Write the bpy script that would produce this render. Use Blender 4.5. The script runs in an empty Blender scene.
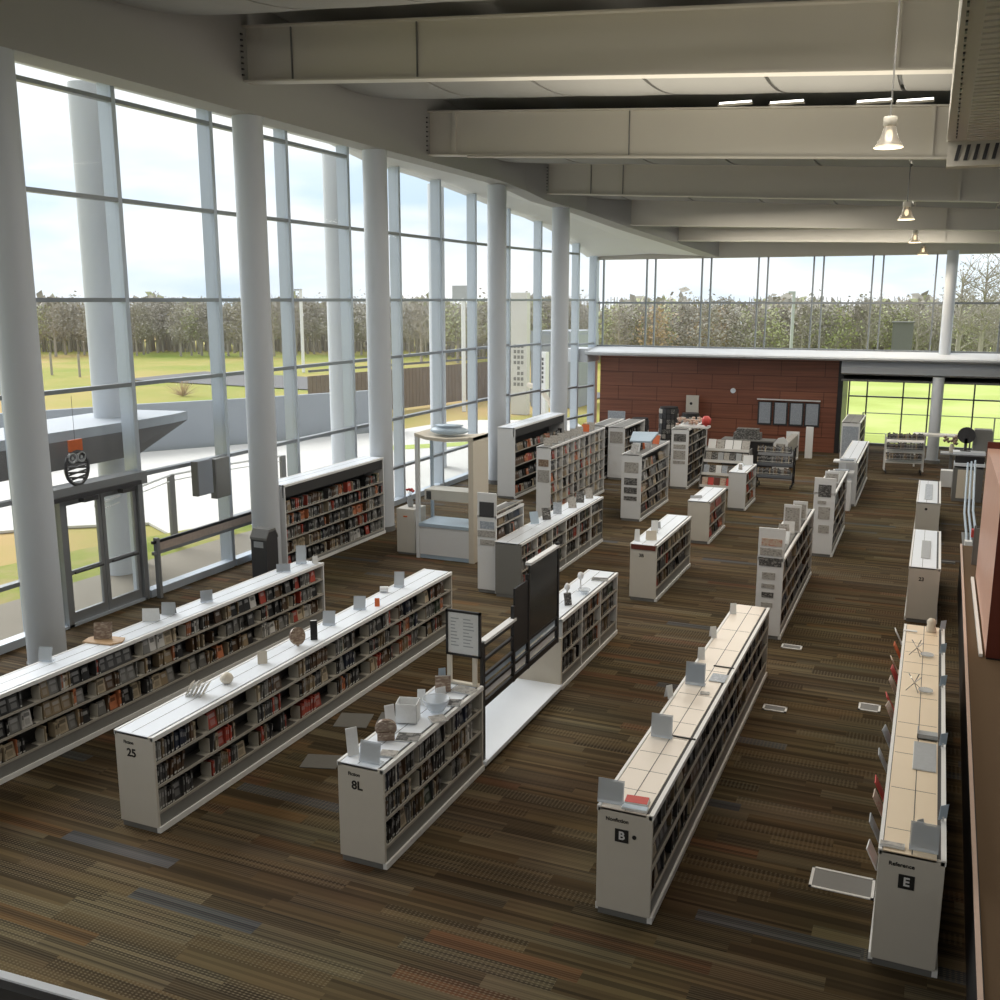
import bpy, math, random
from mathutils import Vector, Matrix
random.seed(7)
SC = bpy.context.scene
C = SC.collection
PI = math.pi
# ------------------------------------------------------------------ camera maths
F = 1000.0; PITCH = math.atan2(200, 1000); YAW = math.atan2(442, math.hypot(1000, 200)); H = 6.2
FW = Vector((-math.sin(YAW)*math.cos(PITCH), math.cos(YAW)*math.cos(PITCH), -math.sin(PITCH)))
RT = Vector((math.cos(YAW), math.sin(YAW), 0)); UP = RT.cross(FW)
def ray(x, y): return FW + RT*((x-500)/F) + UP*((500-y)/F)
def onz(x, y, z=0.0):
    d = ray(x, y); t = (z-H)/d.z; return (d.x*t, d.y*t)
def ony(x, y, Y):
    d = ray(x, y); t = Y/d.y; return (d.x*t, H+d.z*t)
def onx(x, y, X):
    d = ray(x, y); t = X/d.x; return (d.y*t, H+d.z*t)
def dist(p): return (Vector(p)-Vector((0, 0, H))).dot(FW)

# ------------------------------------------------------------------ materials
def newmat(name):
    m = bpy.data.materials.new(name); m.use_nodes = True
    nt = m.node_tree; b = nt.nodes['Principled BSDF']
    return m, nt, b
def mat(name, col, rough=0.5, metal=0.0, noise=0.0, nscale=20.0, bump=0.0, bscale=200.0, emit=None, es=1.0, coat=0.0):
    m, nt, b = newmat(name)
    b.inputs['Base Color'].default_value = (*col, 1); b.inputs['Roughness'].default_value = rough
    b.inputs['Metallic'].default_value = metal; b.inputs['Coat Weight'].default_value = coat
    if noise > 0:
        tc = nt.nodes.new('ShaderNodeTexCoord'); n = nt.nodes.new('ShaderNodeTexNoise')
        n.inputs['Scale'].default_value = nscale; n.inputs['Detail'].default_value = 4
        nt.links.new(tc.outputs['Object'], n.inputs['Vector'])
        r = nt.nodes.new('ShaderNodeMix'); r.data_type = 'RGBA'
        r.inputs[6].default_value = tuple(c*(1-noise) for c in col)+(1,)
        r.inputs[7].default_value = tuple(min(1, c*(1+noise)) for c in col)+(1,)
        nt.links.new(n.outputs['Fac'], r.inputs[0]); nt.links.new(r.outputs[2], b.inputs['Base Color'])
    if bump > 0:
        tc = nt.nodes.new('ShaderNodeTexCoord'); n = nt.nodes.new('ShaderNodeTexNoise'); n.inputs['Scale'].default_value = bscale
        nt.links.new(tc.outputs['Object'], n.inputs['Vector'])
        bp = nt.nodes.new('ShaderNodeBump'); bp.inputs['Strength'].default_value = bump; bp.inputs['Distance'].default_value = 0.01
        nt.links.new(n.outputs['Fac'], bp.inputs['Height']); nt.links.new(bp.outputs['Normal'], b.inputs['Normal'])
    if emit:
        b.inputs['Emission Color'].default_value = (*emit, 1); b.inputs['Emission Strength'].default_value = es
    return m
M = {}
M['panel'] = mat('grey_laminate', (0.60, 0.57, 0.51), 0.45, noise=0.03, nscale=6)
M['panelw'] = mat('white_laminate', (0.74, 0.75, 0.76), 0.4, noise=0.02)
M['top'] = mat('white_worktop', (0.80, 0.85, 0.92), 0.28, noise=0.02, nscale=5)
M['topc'] = mat('cream_worktop', (0.84, 0.76, 0.67), 0.3, noise=0.03, nscale=3)
M['topt'] = mat('tan_worktop', (0.80, 0.66, 0.48), 0.33, noise=0.04, nscale=3)
M['edge'] = mat('pale_edge', (0.80, 0.80, 0.79), 0.4)
M['seam'] = mat('dark_seam', (0.05, 0.05, 0.055), 0.6)
M['plinth'] = mat('grey_plinth', (0.17, 0.17, 0.165), 0.5, noise=0.05)
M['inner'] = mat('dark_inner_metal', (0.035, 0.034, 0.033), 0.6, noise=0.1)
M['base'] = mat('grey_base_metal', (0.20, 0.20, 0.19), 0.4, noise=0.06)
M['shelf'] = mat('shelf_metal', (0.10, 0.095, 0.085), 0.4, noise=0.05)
M['lip'] = mat('shelf_lip_metal', (0.40, 0.375, 0.33), 0.35, noise=0.04)
M['bookend'] = mat('bookend_metal', (0.58, 0.55, 0.48), 0.4)
M['ink'] = mat('black_ink', (0.015, 0.015, 0.015), 0.6)
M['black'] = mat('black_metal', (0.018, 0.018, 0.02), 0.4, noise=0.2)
M['dark'] = mat('dark_plastic', (0.05, 0.05, 0.055), 0.4, noise=0.15)
M['screen'] = mat('dark_glass_screen', (0.03, 0.032, 0.034), 0.15)
M['white'] = mat('white_paint', (0.78, 0.79, 0.80), 0.5, noise=0.02)
M['paper'] = mat('paper', (0.75, 0.76, 0.76), 0.7, noise=0.08, nscale=30)
M['col'] = mat('column_paint', (0.57, 0.605, 0.65), 0.5, noise=0.015, nscale=2)
M['mull'] = mat('window_metal', (0.50, 0.56, 0.63), 0.35, 0.25, noise=0.03)
M['mulld'] = mat('window_transom_metal', (0.26, 0.28, 0.30), 0.35, 0.4, noise=0.05)
M['doorf'] = mat('door_metal', (0.27, 0.285, 0.30), 0.35, 0.3, noise=0.04)
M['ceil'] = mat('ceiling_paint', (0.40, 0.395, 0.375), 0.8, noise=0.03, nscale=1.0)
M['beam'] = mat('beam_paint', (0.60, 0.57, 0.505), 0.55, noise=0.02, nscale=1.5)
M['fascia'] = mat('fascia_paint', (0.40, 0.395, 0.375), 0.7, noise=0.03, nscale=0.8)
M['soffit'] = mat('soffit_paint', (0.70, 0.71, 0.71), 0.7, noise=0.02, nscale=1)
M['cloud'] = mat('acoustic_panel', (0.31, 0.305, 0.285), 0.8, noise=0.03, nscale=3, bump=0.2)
M['ledge'] = mat('ledge_paint', (0.60, 0.63, 0.67), 0.45, noise=0.02)
M['canopytop'] = mat('canopy_roofing', (0.36, 0.40, 0.45), 0.6, noise=0.05)
M['tanpave'] = mat('tan_paving', (0.24, 0.215, 0.17), 0.9, noise=0.08, nscale=2)
M['chrome'] = mat('chrome', (0.7, 0.7, 0.7), 0.2, 1.0)
M['bulb'] = mat('warm_bulb', (1, .9, .7), 0.4, emit=(1.0, .82, .55), es=3.5)
M['tube'] = mat('fluorescent_tube', (1, 1, 1), 0.4, emit=(1.0, .97, .9), es=4)
M['concrete'] = mat('pale_concrete', (0.62, 0.61, 0.58), 0.85, noise=0.06, nscale=1.5)
M['wallc'] = mat('grey_concrete_wall', (0.30, 0.33, 0.37), 0.8, noise=0.08, nscale=1.0)
M['bark'] = mat('bark', (0.34, 0.31, 0.27), 0.9, noise=0.3, nscale=8)
M['twig'] = mat('hazy_twigs', (0.36, 0.34, 0.29), 0.9, noise=0.35, nscale=3)  # paled, so distance haze is put into the colour
M['leafy'] = mat('spring_leaves', (0.38, 0.40, 0.22), 0.8, noise=0.35, nscale=3)
M['rust'] = mat('russet_leaves', (0.48, 0.36, 0.24), 0.8, noise=0.3, nscale=3)
M['fence'] = mat('weathered_wood', (0.17, 0.13, 0.10), 0.8, noise=0.25, nscale=3)
M['asphalt'] = mat('asphalt', (0.12, 0.12, 0.125), 0.9, noise=0.1, nscale=6)
M['brownrail'] = mat('brown_plastic', (0.46, 0.38, 0.33), 0.5, noise=0.2, nscale=12)
M['tan'] = mat('tan_wood', (0.50, 0.33, 0.19), 0.5, noise=0.12, nscale=15)
M['cream'] = mat('cream_panel', (0.66, 0.60, 0.50), 0.5, noise=0.03)
M['capw'] = mat('pinkish_wood_cap', (0.58, 0.42, 0.34), 0.45, noise=0.06, nscale=12)
M['land'] = mat('brown_carpet', (0.105, 0.062, 0.028), 0.95, noise=0.15, nscale=120)
M['red'] = mat('red_card', (0.55, 0.06, 0.05), 0.5, noise=0.1)
M['orange'] = mat('orange_card', (0.62, 0.14, 0.04), 0.6, noise=0.2, nscale=25)
M['greycard'] = mat('grey_card', (0.38, 0.40, 0.42), 0.5, noise=0.1)
M['bluecard'] = mat('pale_blue_card', (0.42, 0.52, 0.62), 0.4, noise=0.08)
M['greysheet'] = mat('grey_sheet', (0.16, 0.155, 0.14), 0.8, noise=0.1)
def clear_mat(name, tint, alpha, rough=0.05):
    m = bpy.data.materials.new(name); m.use_nodes = True; nt = m.node_tree; nt.nodes.clear()
    o = nt.nodes.new('ShaderNodeOutputMaterial'); t = nt.nodes.new('ShaderNodeBsdfTransparent'); g = nt.nodes.new('ShaderNodeBsdfPrincipled')
    t.inputs[0].default_value = (*tint, 1); g.inputs['Base Color'].default_value = (*tint, 1); g.inputs['Roughness'].default_value = rough
    x = nt.nodes.new('ShaderNodeMixShader'); lw = nt.nodes.new('ShaderNodeLayerWeight'); lw.inputs[0].default_value = 0.25
    mr = nt.nodes.new('ShaderNodeMapRange'); mr.inputs[3].default_value = alpha; mr.inputs[4].default_value = min(1, alpha+0.35)
    nt.links.new(lw.outputs['Facing'], mr.inputs[0])
    nt.links.new(mr.outputs[0], x.inputs[0]); nt.links.new(t.outputs[0], x.inputs[1]); nt.links.new(g.outputs[0], x.inputs[2])
    nt.links.new(x.outputs[0], o.inputs[0]); return m
M['glass'] = clear_mat('window_glass', (0.97, 0.985, 0.99), 0.015)
M['acrylic'] = clear_mat('clear_acrylic', (0.80, 0.83, 0.86), 0.3)
M['lampglass'] = clear_mat('ribbed_lamp_glass', (0.42, 0.41, 0.39), 0.45, 0.15)

def book_mat():
    m, nt, b = newmat('book_cloth'); a = nt.nodes.new('ShaderNodeVertexColor'); a.layer_name = 'Col'
    nt.links.new(a.outputs['Color'], b.inputs['Base Color']); b.inputs['Roughness'].default_value = 0.45
    return m
M['book'] = book_mat()

def cover_mat(name, base, ink, sc=14, thr=0.5):
    """printed matter: irregular blocks of ink on paper"""
    m, nt, b = newmat(name)
    tc = nt.nodes.new('ShaderNodeTexCoord'); mp = nt.nodes.new('ShaderNodeMapping'); mp.inputs['Scale'].default_value = (1.0, 1.0, 1.8)
    v = nt.nodes.new('ShaderNodeTexNoise'); v.inputs['Scale'].default_value = sc*.55; v.inputs['Detail'].default_value = 1.0
    nt.links.new(tc.outputs['Object'], mp.inputs[0]); nt.links.new(mp.outputs[0], v.inputs['Vector'])
    r = nt.nodes.new('ShaderNodeValToRGB'); r.color_ramp.interpolation = 'EASE'
    e = r.color_ramp.elements; e[0].color = (*base, 1); e[0].position = 0; e[1].color = (*ink, 1); e[1].position = thr
    x = r.color_ramp.elements.new(thr+0.09); x.color = tuple(0.5*(p+q) for p, q in zip(base, ink))+(1,)
    nt.links.new(v.outputs['Fac'], r.inputs[0]); nt.links.new(r.outputs[0], b.inputs['Base Color']); b.inputs['Roughness'].default_value = 0.4
    return m
M['print1'] = cover_mat('printed_grey', (0.46, 0.45, 0.43), (0.04, 0.04, 0.04), 30, 0.5)
M['print2'] = cover_mat('printed_dark', (0.03, 0.03, 0.03), (0.45, 0.43, 0.40), 30, 0.6)
M['print3'] = cover_mat('printed_red', (0.40, 0.07, 0.05), (0.55, 0.45, 0.36), 20, 0.55)
M['print4'] = cover_mat('printed_pale', (0.66, 0.70, 0.74), (0.30, 0.34, 0.40), 46, 0.64)
M['print5'] = cover_mat('printed_cream', (0.62, 0.54, 0.42), (0.20, 0.13, 0.09), 24, 0.6)

def carpet_mat():
    m, nt, b = newmat('plank_carpet'); N = nt.nodes; L = nt.links
    tc = N.new('ShaderNodeTexCoord'); sep = N.new('ShaderNodeSeparateXYZ'); L.new(tc.outputs['Object'], sep.inputs[0])
    def math_(op, a, bb=None, c=None):
        n = N.new('ShaderNodeMath'); n.operation = op
        for i, q in enumerate((a, bb, c)):
            if q is None: continue
            if isinstance(q, (int, float)): n.inputs[i].default_value = q
            else: L.new(q, n.inputs[i])
        return n.outputs[0]
    X, Y = sep.outputs[0], sep.outputs[1]
    row = math_('FLOOR', math_('DIVIDE', Y, 0.2))
    wn = N.new('ShaderNodeTexWhiteNoise'); wn.noise_dimensions = '1D'; L.new(row, wn.inputs['W'])
    xo = math_('ADD', math_('DIVIDE', X, 1.6), math_('MULTIPLY', wn.outputs['Value'], 7.0))
    colx = math_('FLOOR', xo)
    cb = N.new('ShaderNodeCombineXYZ'); L.new(colx, cb.inputs[0]); L.new(row, cb.inputs[1])
    w2 = N.new('ShaderNodeTexWhiteNoise'); w2.noise_dimensions = '2D'; L.new(cb.outputs[0], w2.inputs['Vector'])
    sc = N.new('ShaderNodeSeparateColor'); L.new(w2.outputs['Color'], sc.inputs[0])
    ramp = N.new('ShaderNodeValToRGB'); ramp.color_ramp.interpolation = 'CONSTANT'
    cols = [(0, (.088, .060, .030)), (.24, (.110, .078, .040)), (.46, (.072, .049, .025)), (.60, (.105, .080, .046)), (.74, (.118, .064, .025)),
            (.79, (.128, .098, .056)), (.87, (.075, .077, .085)), (.91, (.056, .039, .020)), (.97, (.12, .056, .025))]
    el = ramp.color_ramp.elements; el[0].position = 0; el[0].color = (*cols[0][1], 1); el[1].position = cols[1][0]; el[1].color = (*cols[1][1], 1)
    for p, c in cols[2:]:
        x = el.new(p); x.color = (*c, 1)
    L.new(w2.outputs['Value'], ramp.inputs[0])
    # half-plank stripes of a different tone
    sub = math_('FLOOR', math_('DIVIDE', Y, 0.04))
    cb2 = N.new('ShaderNodeCombineXYZ'); L.new(math_('FLOOR', math_('MULTIPLY', xo, 1.0)), cb2.inputs[0]); L.new(sub, cb2.inputs[1])
    w3 = N.new('ShaderNodeTexWhiteNoise'); w3.noise_dimensions = '2D'; L.new(cb2.outputs[0], w3.inputs['Vector'])
    ramp2 = N.new('ShaderNodeValToRGB'); ramp2.color_ramp.elements[0].color = (.30, .30, .30, 1); ramp2.color_ramp.elements[1].color = (1.3, 1.27, 1.2, 1)
    L.new(w3.outputs['Value'], ramp2.inputs[0])
    mul = N.new('ShaderNodeMix'); mul.data_type = 'RGBA'; mul.blend_type = 'MULTIPLY'; mul.inputs[0].default_value = 0.85
    L.new(ramp.outputs[0], mul.inputs[6]); L.new(ramp2.outputs[0], mul.inputs[7])
    # fine ribs along the plank and dashes across it
    rib = math_('SINE', math_('MULTIPLY', Y, 2*PI/0.03)); dash = math_('SINE', math_('MULTIPLY', X, 2*PI/0.05))
    ribm = math_('MULTIPLY', math_('GREATER_THAN', rib, 0.35), math_('GREATER_THAN', sc.outputs[0], 0.5))
    dm = math_('MULTIPLY', math_('MULTIPLY', math_('GREATER_THAN', dash, 0.1), math_('GREATER_THAN', rib, 0.0)), math_('GREATER_THAN', sc.outputs[1], 0.74))
    f = math_('MINIMUM', math_('MULTIPLY', math_('ADD', math_('MULTIPLY', ribm, 0.5), math_('MULTIPLY', dm, 0.9)), 0.5), 1.0)
    mx = N.new('ShaderNodeMix'); mx.data_type = 'RGBA'; mx.inputs[7].default_value = (.21, .17, .11, 1)
    L.new(f, mx.inputs[0]); L.new(mul.outputs[2], mx.inputs[6])
    ns = N.new('ShaderNodeTexNoise'); ns.inputs['Scale'].default_value = 0.6; L.new(tc.outputs['Object'], ns.inputs['Vector'])
    m2 = N.new('ShaderNodeMix'); m2.data_type = 'RGBA'; m2.blend_type = 'MULTIPLY'; m2.inputs[0].default_value = 0.25
    L.new(mx.outputs[2], m2.inputs[6]); L.new(ns.outputs['Color'], m2.inputs[7])
    L.new(m2.outputs[2], b.inputs['Base Color']); b.inputs['Roughness'].default_value = 0.95; b.inputs['Specular IOR Level'].default_value = 0.15
    return m
M['carpet'] = carpet_mat()

def woodwall_mat(name='red_wood_panels', base=(.21, .058, .028), dark=(.125, .032, .016)):
    m, nt, b = newmat(name); N = nt.nodes; L = nt.links
    tc = N.new('ShaderNodeTexCoord'); mp = N.new('ShaderNodeMapping'); mp.inputs['Rotation'].default_value = (PI/2, 0, 0)
    L.new(tc.outputs['Object'], mp.inputs[0])
    br = N.new('ShaderNodeTexBrick'); L.new(mp.outputs[0], br.inputs['Vector'])
    br.inputs['Scale'].default_value = 1; br.inputs['Brick Width'].default_value = 1.75; br.inputs['Row Height'].default_value = 0.62
    br.inputs['Mortar Size'].default_value = 0.012; br.offset = 0.37; br.inputs['Color1'].default_value = (*base, 1); br.inputs['Color2'].default_value = (*dark, 1)
    br.inputs['Mortar'].default_value = (.07, .02, .012, 1)
    sp = N.new('ShaderNodeMapping'); sp.inputs['Scale'].default_value = (0.4, 1, 14); L.new(tc.outputs['Object'], sp.inputs[0])
    n = N.new('ShaderNodeTexNoise'); n.inputs['Scale'].default_value = 1.2; n.inputs['Detail'].default_value = 3; L.new(sp.outputs[0], n.inputs['Vector'])
    mx = N.new('ShaderNodeMix'); mx.data_type = 'RGBA'; mx.blend_type = 'OVERLAY'; mx.inputs[0].default_value = 0.55
    L.new(br.outputs['Color'], mx.inputs[6]); L.new(n.outputs['Fac'], mx.inputs[7]); L.new(mx.outputs[2], b.inputs['Base Color'])
    b.inputs['Roughness'].default_value = 0.4; return m
M['wood'] = woodwall_mat('red_wood_panels', (.25, .095, .055), (.205, .072, .042))
M['wood_lit'] = mat('window_lit_wood', (0.72, 0.44, 0.34), 0.35, noise=0.1, nscale=4)  # paler than the block's dark front: window light put into the colour
M['woodd'] = mat('dark_red_wood', (0.13, 0.03, 0.018), 0.4, noise=0.1, nscale=4)

def field_mat(name, a, bcol, c, s=0.05):
    m, nt, b = newmat(name); N = nt.nodes; L = nt.links
    tc = N.new('ShaderNodeTexCoord'); mp = N.new('ShaderNodeMapping'); mp.inputs['Scale'].default_value = (1, 1, 1)
    n = N.new('ShaderNodeTexNoise'); n.inputs['Scale'].default_value = s; n.inputs['Detail'].default_value = 6; n.inputs['Roughness'].default_value = 0.6
    L.new(tc.outputs['Object'], mp.inputs[0]); L.new(mp.outputs[0], n.inputs['Vector'])
    r = N.new('ShaderNodeValToRGB'); e = r.color_ramp.elements; e[0].position = .36; e[0].color = (*a, 1); e[1].position = .62; e[1].color = (*c, 1)
    x = e.new(.5); x.color = (*bcol, 1)
    L.new(n.outputs['Fac'], r.inputs[0]); L.new(r.outputs[0], b.inputs['Base Color']); b.inputs['Roughness'].default_value = 0.95
    b.inputs['Specular IOR Level'].default_value = 0.1
    return m
M['field'] = field_mat('grass_field', (.20, .27, .045), (.33, .31, .09), (.46, .33, .15), 0.045)
M['field2'] = field_mat('rough_grass', (.17, .22, .04), (.28, .30, .08), (.36, .30, .14), 0.5)
M['lawn'] = field_mat('green_lawn', (.36, .43, .12), (.42, .50, .15), (.48, .52, .20), 0.12)

# ------------------------------------------------------------------ mesh builder
class MB:
    def __init__(s): s.v = []; s.f = []; s.mi = []; s.c = []; s.X = None
    def add(s, vs, fs, mi=0, col=None):
        n = len(s.v)
        for p in vs:
            p = Vector(p)
            s.v.append(tuple(s.X @ p) if s.X is not None else tuple(p))
        for f in fs: s.f.append(tuple(n+i for i in f)); s.mi.append(mi); s.c.append(col)
        return s
    def box(s, x0, x1, y0, y1, z0, z1, mi=0, col=None):
        return s.add([(x0, y0, z0), (x1, y0, z0), (x1, y1, z0), (x0, y1, z0), (x0, y0, z1), (x1, y0, z1), (x1, y1, z1), (x0, y1, z1)],
              [(0, 3, 2, 1), (4, 5, 6, 7), (0, 1, 5, 4), (1, 2, 6, 5), (2, 3, 7, 6), (3, 0, 4, 7)], mi, col)
    def tube(s, p0, p1, r0, r1=None, n=12, mi=0, caps=True):
        r1 = r0 if r1 is None else r1
        p0, p1 = Vector(p0), Vector(p1); d = (p1-p0).normalized()
        a = d.orthogonal().normalized(); b = d.cross(a)
        vs = [p0+(a*math.cos(t)+b*math.sin(t))*r0 for t in [2*PI*i/n for i in range(n)]]+[p1+(a*math.cos(t)+b*math.sin(t))*r1 for t in [2*PI*i/n for i in range(n)]]
        fs = [(i, (i+1) % n, n+(i+1) % n, n+i) for i in range(n)]
        if caps: fs += [tuple(reversed(range(n))), tuple(range(n, 2*n))]
        return s.add(vs, fs, mi)
    def lathe(s, prof, n=24, mi=0, cx=0, cy=0):
        vs = []; m = len(prof)
        for i in range(n):
            t = 2*PI*i/n
            for r, z in prof: vs.append((cx+r*math.cos(t), cy+r*math.sin(t), z))
        fs = []
        for i in range(n):
            j = (i+1) % n
            for k in range(m-1): fs.append((i*m+k, j*m+k, j*m+k+1, i*m+k+1))
        return s.add(vs, fs, mi)
    def prism(s, poly, z0, z1, mi=0):
        n = len(poly)
        return s.add([(x, y, z0) for x, y in poly]+[(x, y, z1) for x, y in poly],
             [tuple(reversed(range(n))), tuple(range(n, 2*n))]+[(i, (i+1) % n, n+(i+1) % n, n+i) for i in range(n)], mi)
    def prismx(s, poly, x0, x1, mi=0):   # poly in (y,z)
        n = len(poly)
        return s.add([(x0, y, z) for y, z in poly]+[(x1, y, z) for y, z in poly],
             [tuple(reversed(range(n))), tuple(range(n, 2*n))]+[(i, (i+1) % n, n+(i+1) % n, n+i) for i in range(n)], mi)
    def prismy(s, poly, y0, y1, mi=0):   # poly in (x,z)
        n = len(poly)
        return s.add([(x, y0, z) for x, z in poly]+[(x, y1, z) for x, z in poly],
             [tuple(range(n)), tuple(reversed(range(n, 2*n)))]+[((i+1) % n, i, n+i, n+(i+1) % n) for i in range(n)], mi)
    def slab(s, p, q, r, t, th, mi=0):   # a thin sheet with four corners
        p, q, r, t = map(Vector, (p, q, r, t)); nn = (q-p).cross(t-p).normalized()*th
        return s.add([p, q, r, t, p+nn, q+nn, r+nn, t+nn], [(3, 2, 1, 0), (4, 5, 6, 7), (0, 1, 5, 4), (1, 2, 6, 5), (2, 3, 7, 6), (3, 0, 4, 7)], mi)
    def mesh(s, name, mats, smooth=False):
        me = bpy.data.meshes.new(name); me.from_pydata(s.v, [], s.f)
        for m in mats: me.materials.append(m)
        me.polygons.foreach_set('material_index', s.mi)
        if any(c is not None for c in s.c):
            ca = me.color_attributes.new('Col', 'FLOAT_COLOR', 'CORNER'); data = []
            for p in me.polygons:
                c = s.c[p.index] or (.5, .5, .5)
                data += [*c, 1.0]*p.loop_total
            ca.data.foreach_set('color', data)
        if smooth:
            me.polygons.foreach_set('use_smooth', [True]*len(me.polygons))
        me.update(); return me
def link(name, me, parent=None, loc=None, rz=0.0):
    o = bpy.data.objects.new(name, me); C.objects.link(o)
    if parent: o.parent = parent
    if loc is not None: o.location = loc
    if rz: o.rotation_euler = (0, 0, rz)
    return o
def obj(name, mb, mats, parent=None, loc=None, rz=0.0, smooth=False):
    if not isinstance(mats, (list, tuple)): mats = [mats]
    return link(name, mb.mesh(name, mats, smooth), parent, loc, rz)
def autosm(o, ang=40):
    for p in o.data.polygons: p.use_smooth = True
    try: o.data.set_sharp_from_angle(angle=math.radians(ang))
    except Exception: pass
    return o
def tag(o, label, cat, group=None, kind=None):
    o['label'] = label; o['category'] = cat
    if group: o['group'] = group
    if kind: o['kind'] = kind
    return o
def thing(name, label, cat, loc=(0, 0, 0), rz=0.0, group=None):
    o = bpy.data.objects.new(name, None); C.objects.link(o); o.location = loc; o.rotation_euler = (0, 0, rz); o.empty_display_size = 0.1
    return tag(o, label, cat, group)
def struct(name, mb, mats, label=None, loc=None, smooth=False):
    o = obj(name, mb, mats, loc=loc, smooth=smooth); o['kind'] = 'structure'
    if label: o['label'] = label
    return o
def text_mesh(s, size, depth=0.002):
    cu = bpy.data.curves.new('t', 'FONT'); cu.body = s; cu.size = size; cu.extrude = depth; cu.align_x = 'CENTER'; cu.align_y = 'CENTER'
    cu.offset = size*0.025
    t = bpy.data.objects.new('t', cu); C.objects.link(t); dg = bpy.context.evaluated_depsgraph_get()
    me = bpy.data.meshes.new_from_object(t.evaluated_get(dg)); bpy.data.objects.remove(t); return me
def put_text(s, size, m, parent, loc, rot=(PI/2, 0, 0), name='lettering'):
    me = text_mesh(s, size); me.materials.clear(); me.materials.append(m); o = link(name, me, parent, loc); o.rotation_euler = rot; return o

# ------------------------------------------------------------------ floor, walls, roof
struct('floor', MB().prism([(-15.1, -3), (14, -3), (14, 46), (-14.0, 46), (-14.1, 43), (-14.5, 40.6), (-15, 34)], -0.1, 0.0), M['carpet'], 'brown striped plank carpet of the reading hall')

# window wall line
def gx(y):
    if y < 33: return -15.0
    t = min(1, (y-33)/10.0); return -15.0+0.9*t*t
TOPZ = 10.6
def topz(y):
    pts = [(0, 10.35), (24, 10.3), (26, 10.05), (29.5, 9.95), (32.4, 9.75), (35.3, 9.5), (38.1, 9.3), (40.6, 8.85), (43, 8.05), (50, 8.0)]
    for (a, za), (b, zb) in zip(pts, pts[1:]):
        if y <= b: return za+(zb-za)*(y-a)/(b-a)
    return 8.0
MY = [4.3, 7.15, 10.0, 12.9, 15.74, 18.6, 21.4, 24.2, 27.0, 29.7, 32.4, 35.3, 38.1, 39.8, 41.5, 43.0]
TZ = [1.15, 2.65, 4.52, 6.2, 8.12, 9.97]
for i in range(len(MY)-1):
    y0, y1 = MY[i], MY[i+1]; x0, x1 = gx(y0), gx(y1)
    door = (i == 3)
    mb = MB(); ang = math.atan2(x0-x1, y1-y0)
    mb.X = Matrix.Translation((x0, y0, 0)) @ Matrix.Rotation(ang, 4, 'Z')
    L = math.hypot(x1-x0, y1-y0)
    mb.box(-0.28, 0.06, -0.055, 0.055, 0, topz(y0)+0.02)                   # mullion
    mb.box(-0.14, 0.10, 0.055, L-0.055, -0.02, 0.16 if not door else 0.05)                 # sill
    w = struct('window_%d' % (i+1), mb, M['mull'], 'tall glazed bay of the curtain wall')
    tb = MB(); tb.X = mb.X
    k = 0.75 if y0 > 34 else 1.0
    for z in TZ:
        zz = z - (0.25*min(1, max(0, (y0-33)/10)) if z in (2.65, 4.52) else 0)
        if zz > topz(y1)-0.15: continue
        if door and z == 1.15: continue
        if i in (4,) and z == 1.15: continue
        tb.box(-0.08, 0.07, 0.055, L-0.055, zz-0.04, zz+0.04)
    obj('transom', tb, M['mulld'], w)
    gb = MB(); gb.X = mb.X
    zl, zr = topz(y0), topz(y1); gb.add([(0, 0.05, .05 if not door else 2.6), (0, L-.05, .05 if not door else 2.6), (0, L-.05, zr), (0, .05, zl)], [(0, 1, 2, 3)])
    obj('glass', gb, M['glass'], w)
# door in the bay beside the first column
dm = MB()
DY0, DY1 = 13.7, 15.62
dm.box(-15.1, -14.9, DY0-.12, DY0, 0, 2.55); dm.box(-15.1, -14.9, DY1, DY1+.12, 0, 2.55)
dm.box(-15.15, -14.75, 12.95, DY1+.12, 2.5, 2.75); dm.box(-15.06, -14.94, 12.95, 13.1, 0, 2.5)
d = struct('door_1', dm, M['doorf'], 'grey metal double glass door under a canopy')
mid = (DY0+DY1)/2
for a, b in ((DY0, mid), (mid, DY1)):
    lm = MB(); x0, x1 = -15.03, -14.97
    lm.box(x0, x1, a+.01, a+.1, .02, 2.48); lm.box(x0, x1, b-.1, b-.01, .02, 2.48); lm.box(x0, x1, a+.1, b-.1, .02, .25)
    lm.box(x0, x1, a+.1, b-.1, 2.36, 2.48); lm.box(x0, x1, a+.1, b-.1, 1.0, 1.08)
    leaf = obj('door_leaf', lm, M['doorf'], d)
    obj('glass', MB().box(-15.005, -14.995, a+.1, b-.1, .25, 2.36), M['glass'], leaf)
    h = MB().tube((-14.9, a+.12, 1.04), (-14.9, b-.12, 1.04), .02).tube((-14.9, a+.2, 1.04), (-14.98, a+.2, 1.04), .012).tube((-14.9, b-.2, 1.04), (-14.98, b-.2, 1.04), .012)
    obj('push_bar', h, M['black'], leaf)
obj('door_closer', MB().box(-14.75, -14.68, 13.2, 15.5, 2.52, 2.6).box(-14.75, -14.6, 13.9, 14.25, 2.44, 2.52).box(-14.75, -14.6, 14.9, 15.25, 2.44, 2.52), M['dark'], d)
obj('glass', MB().box(-15.01, -14.99, 13.1, DY0-.12, .05, 2.5), M['glass'], d)

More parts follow.
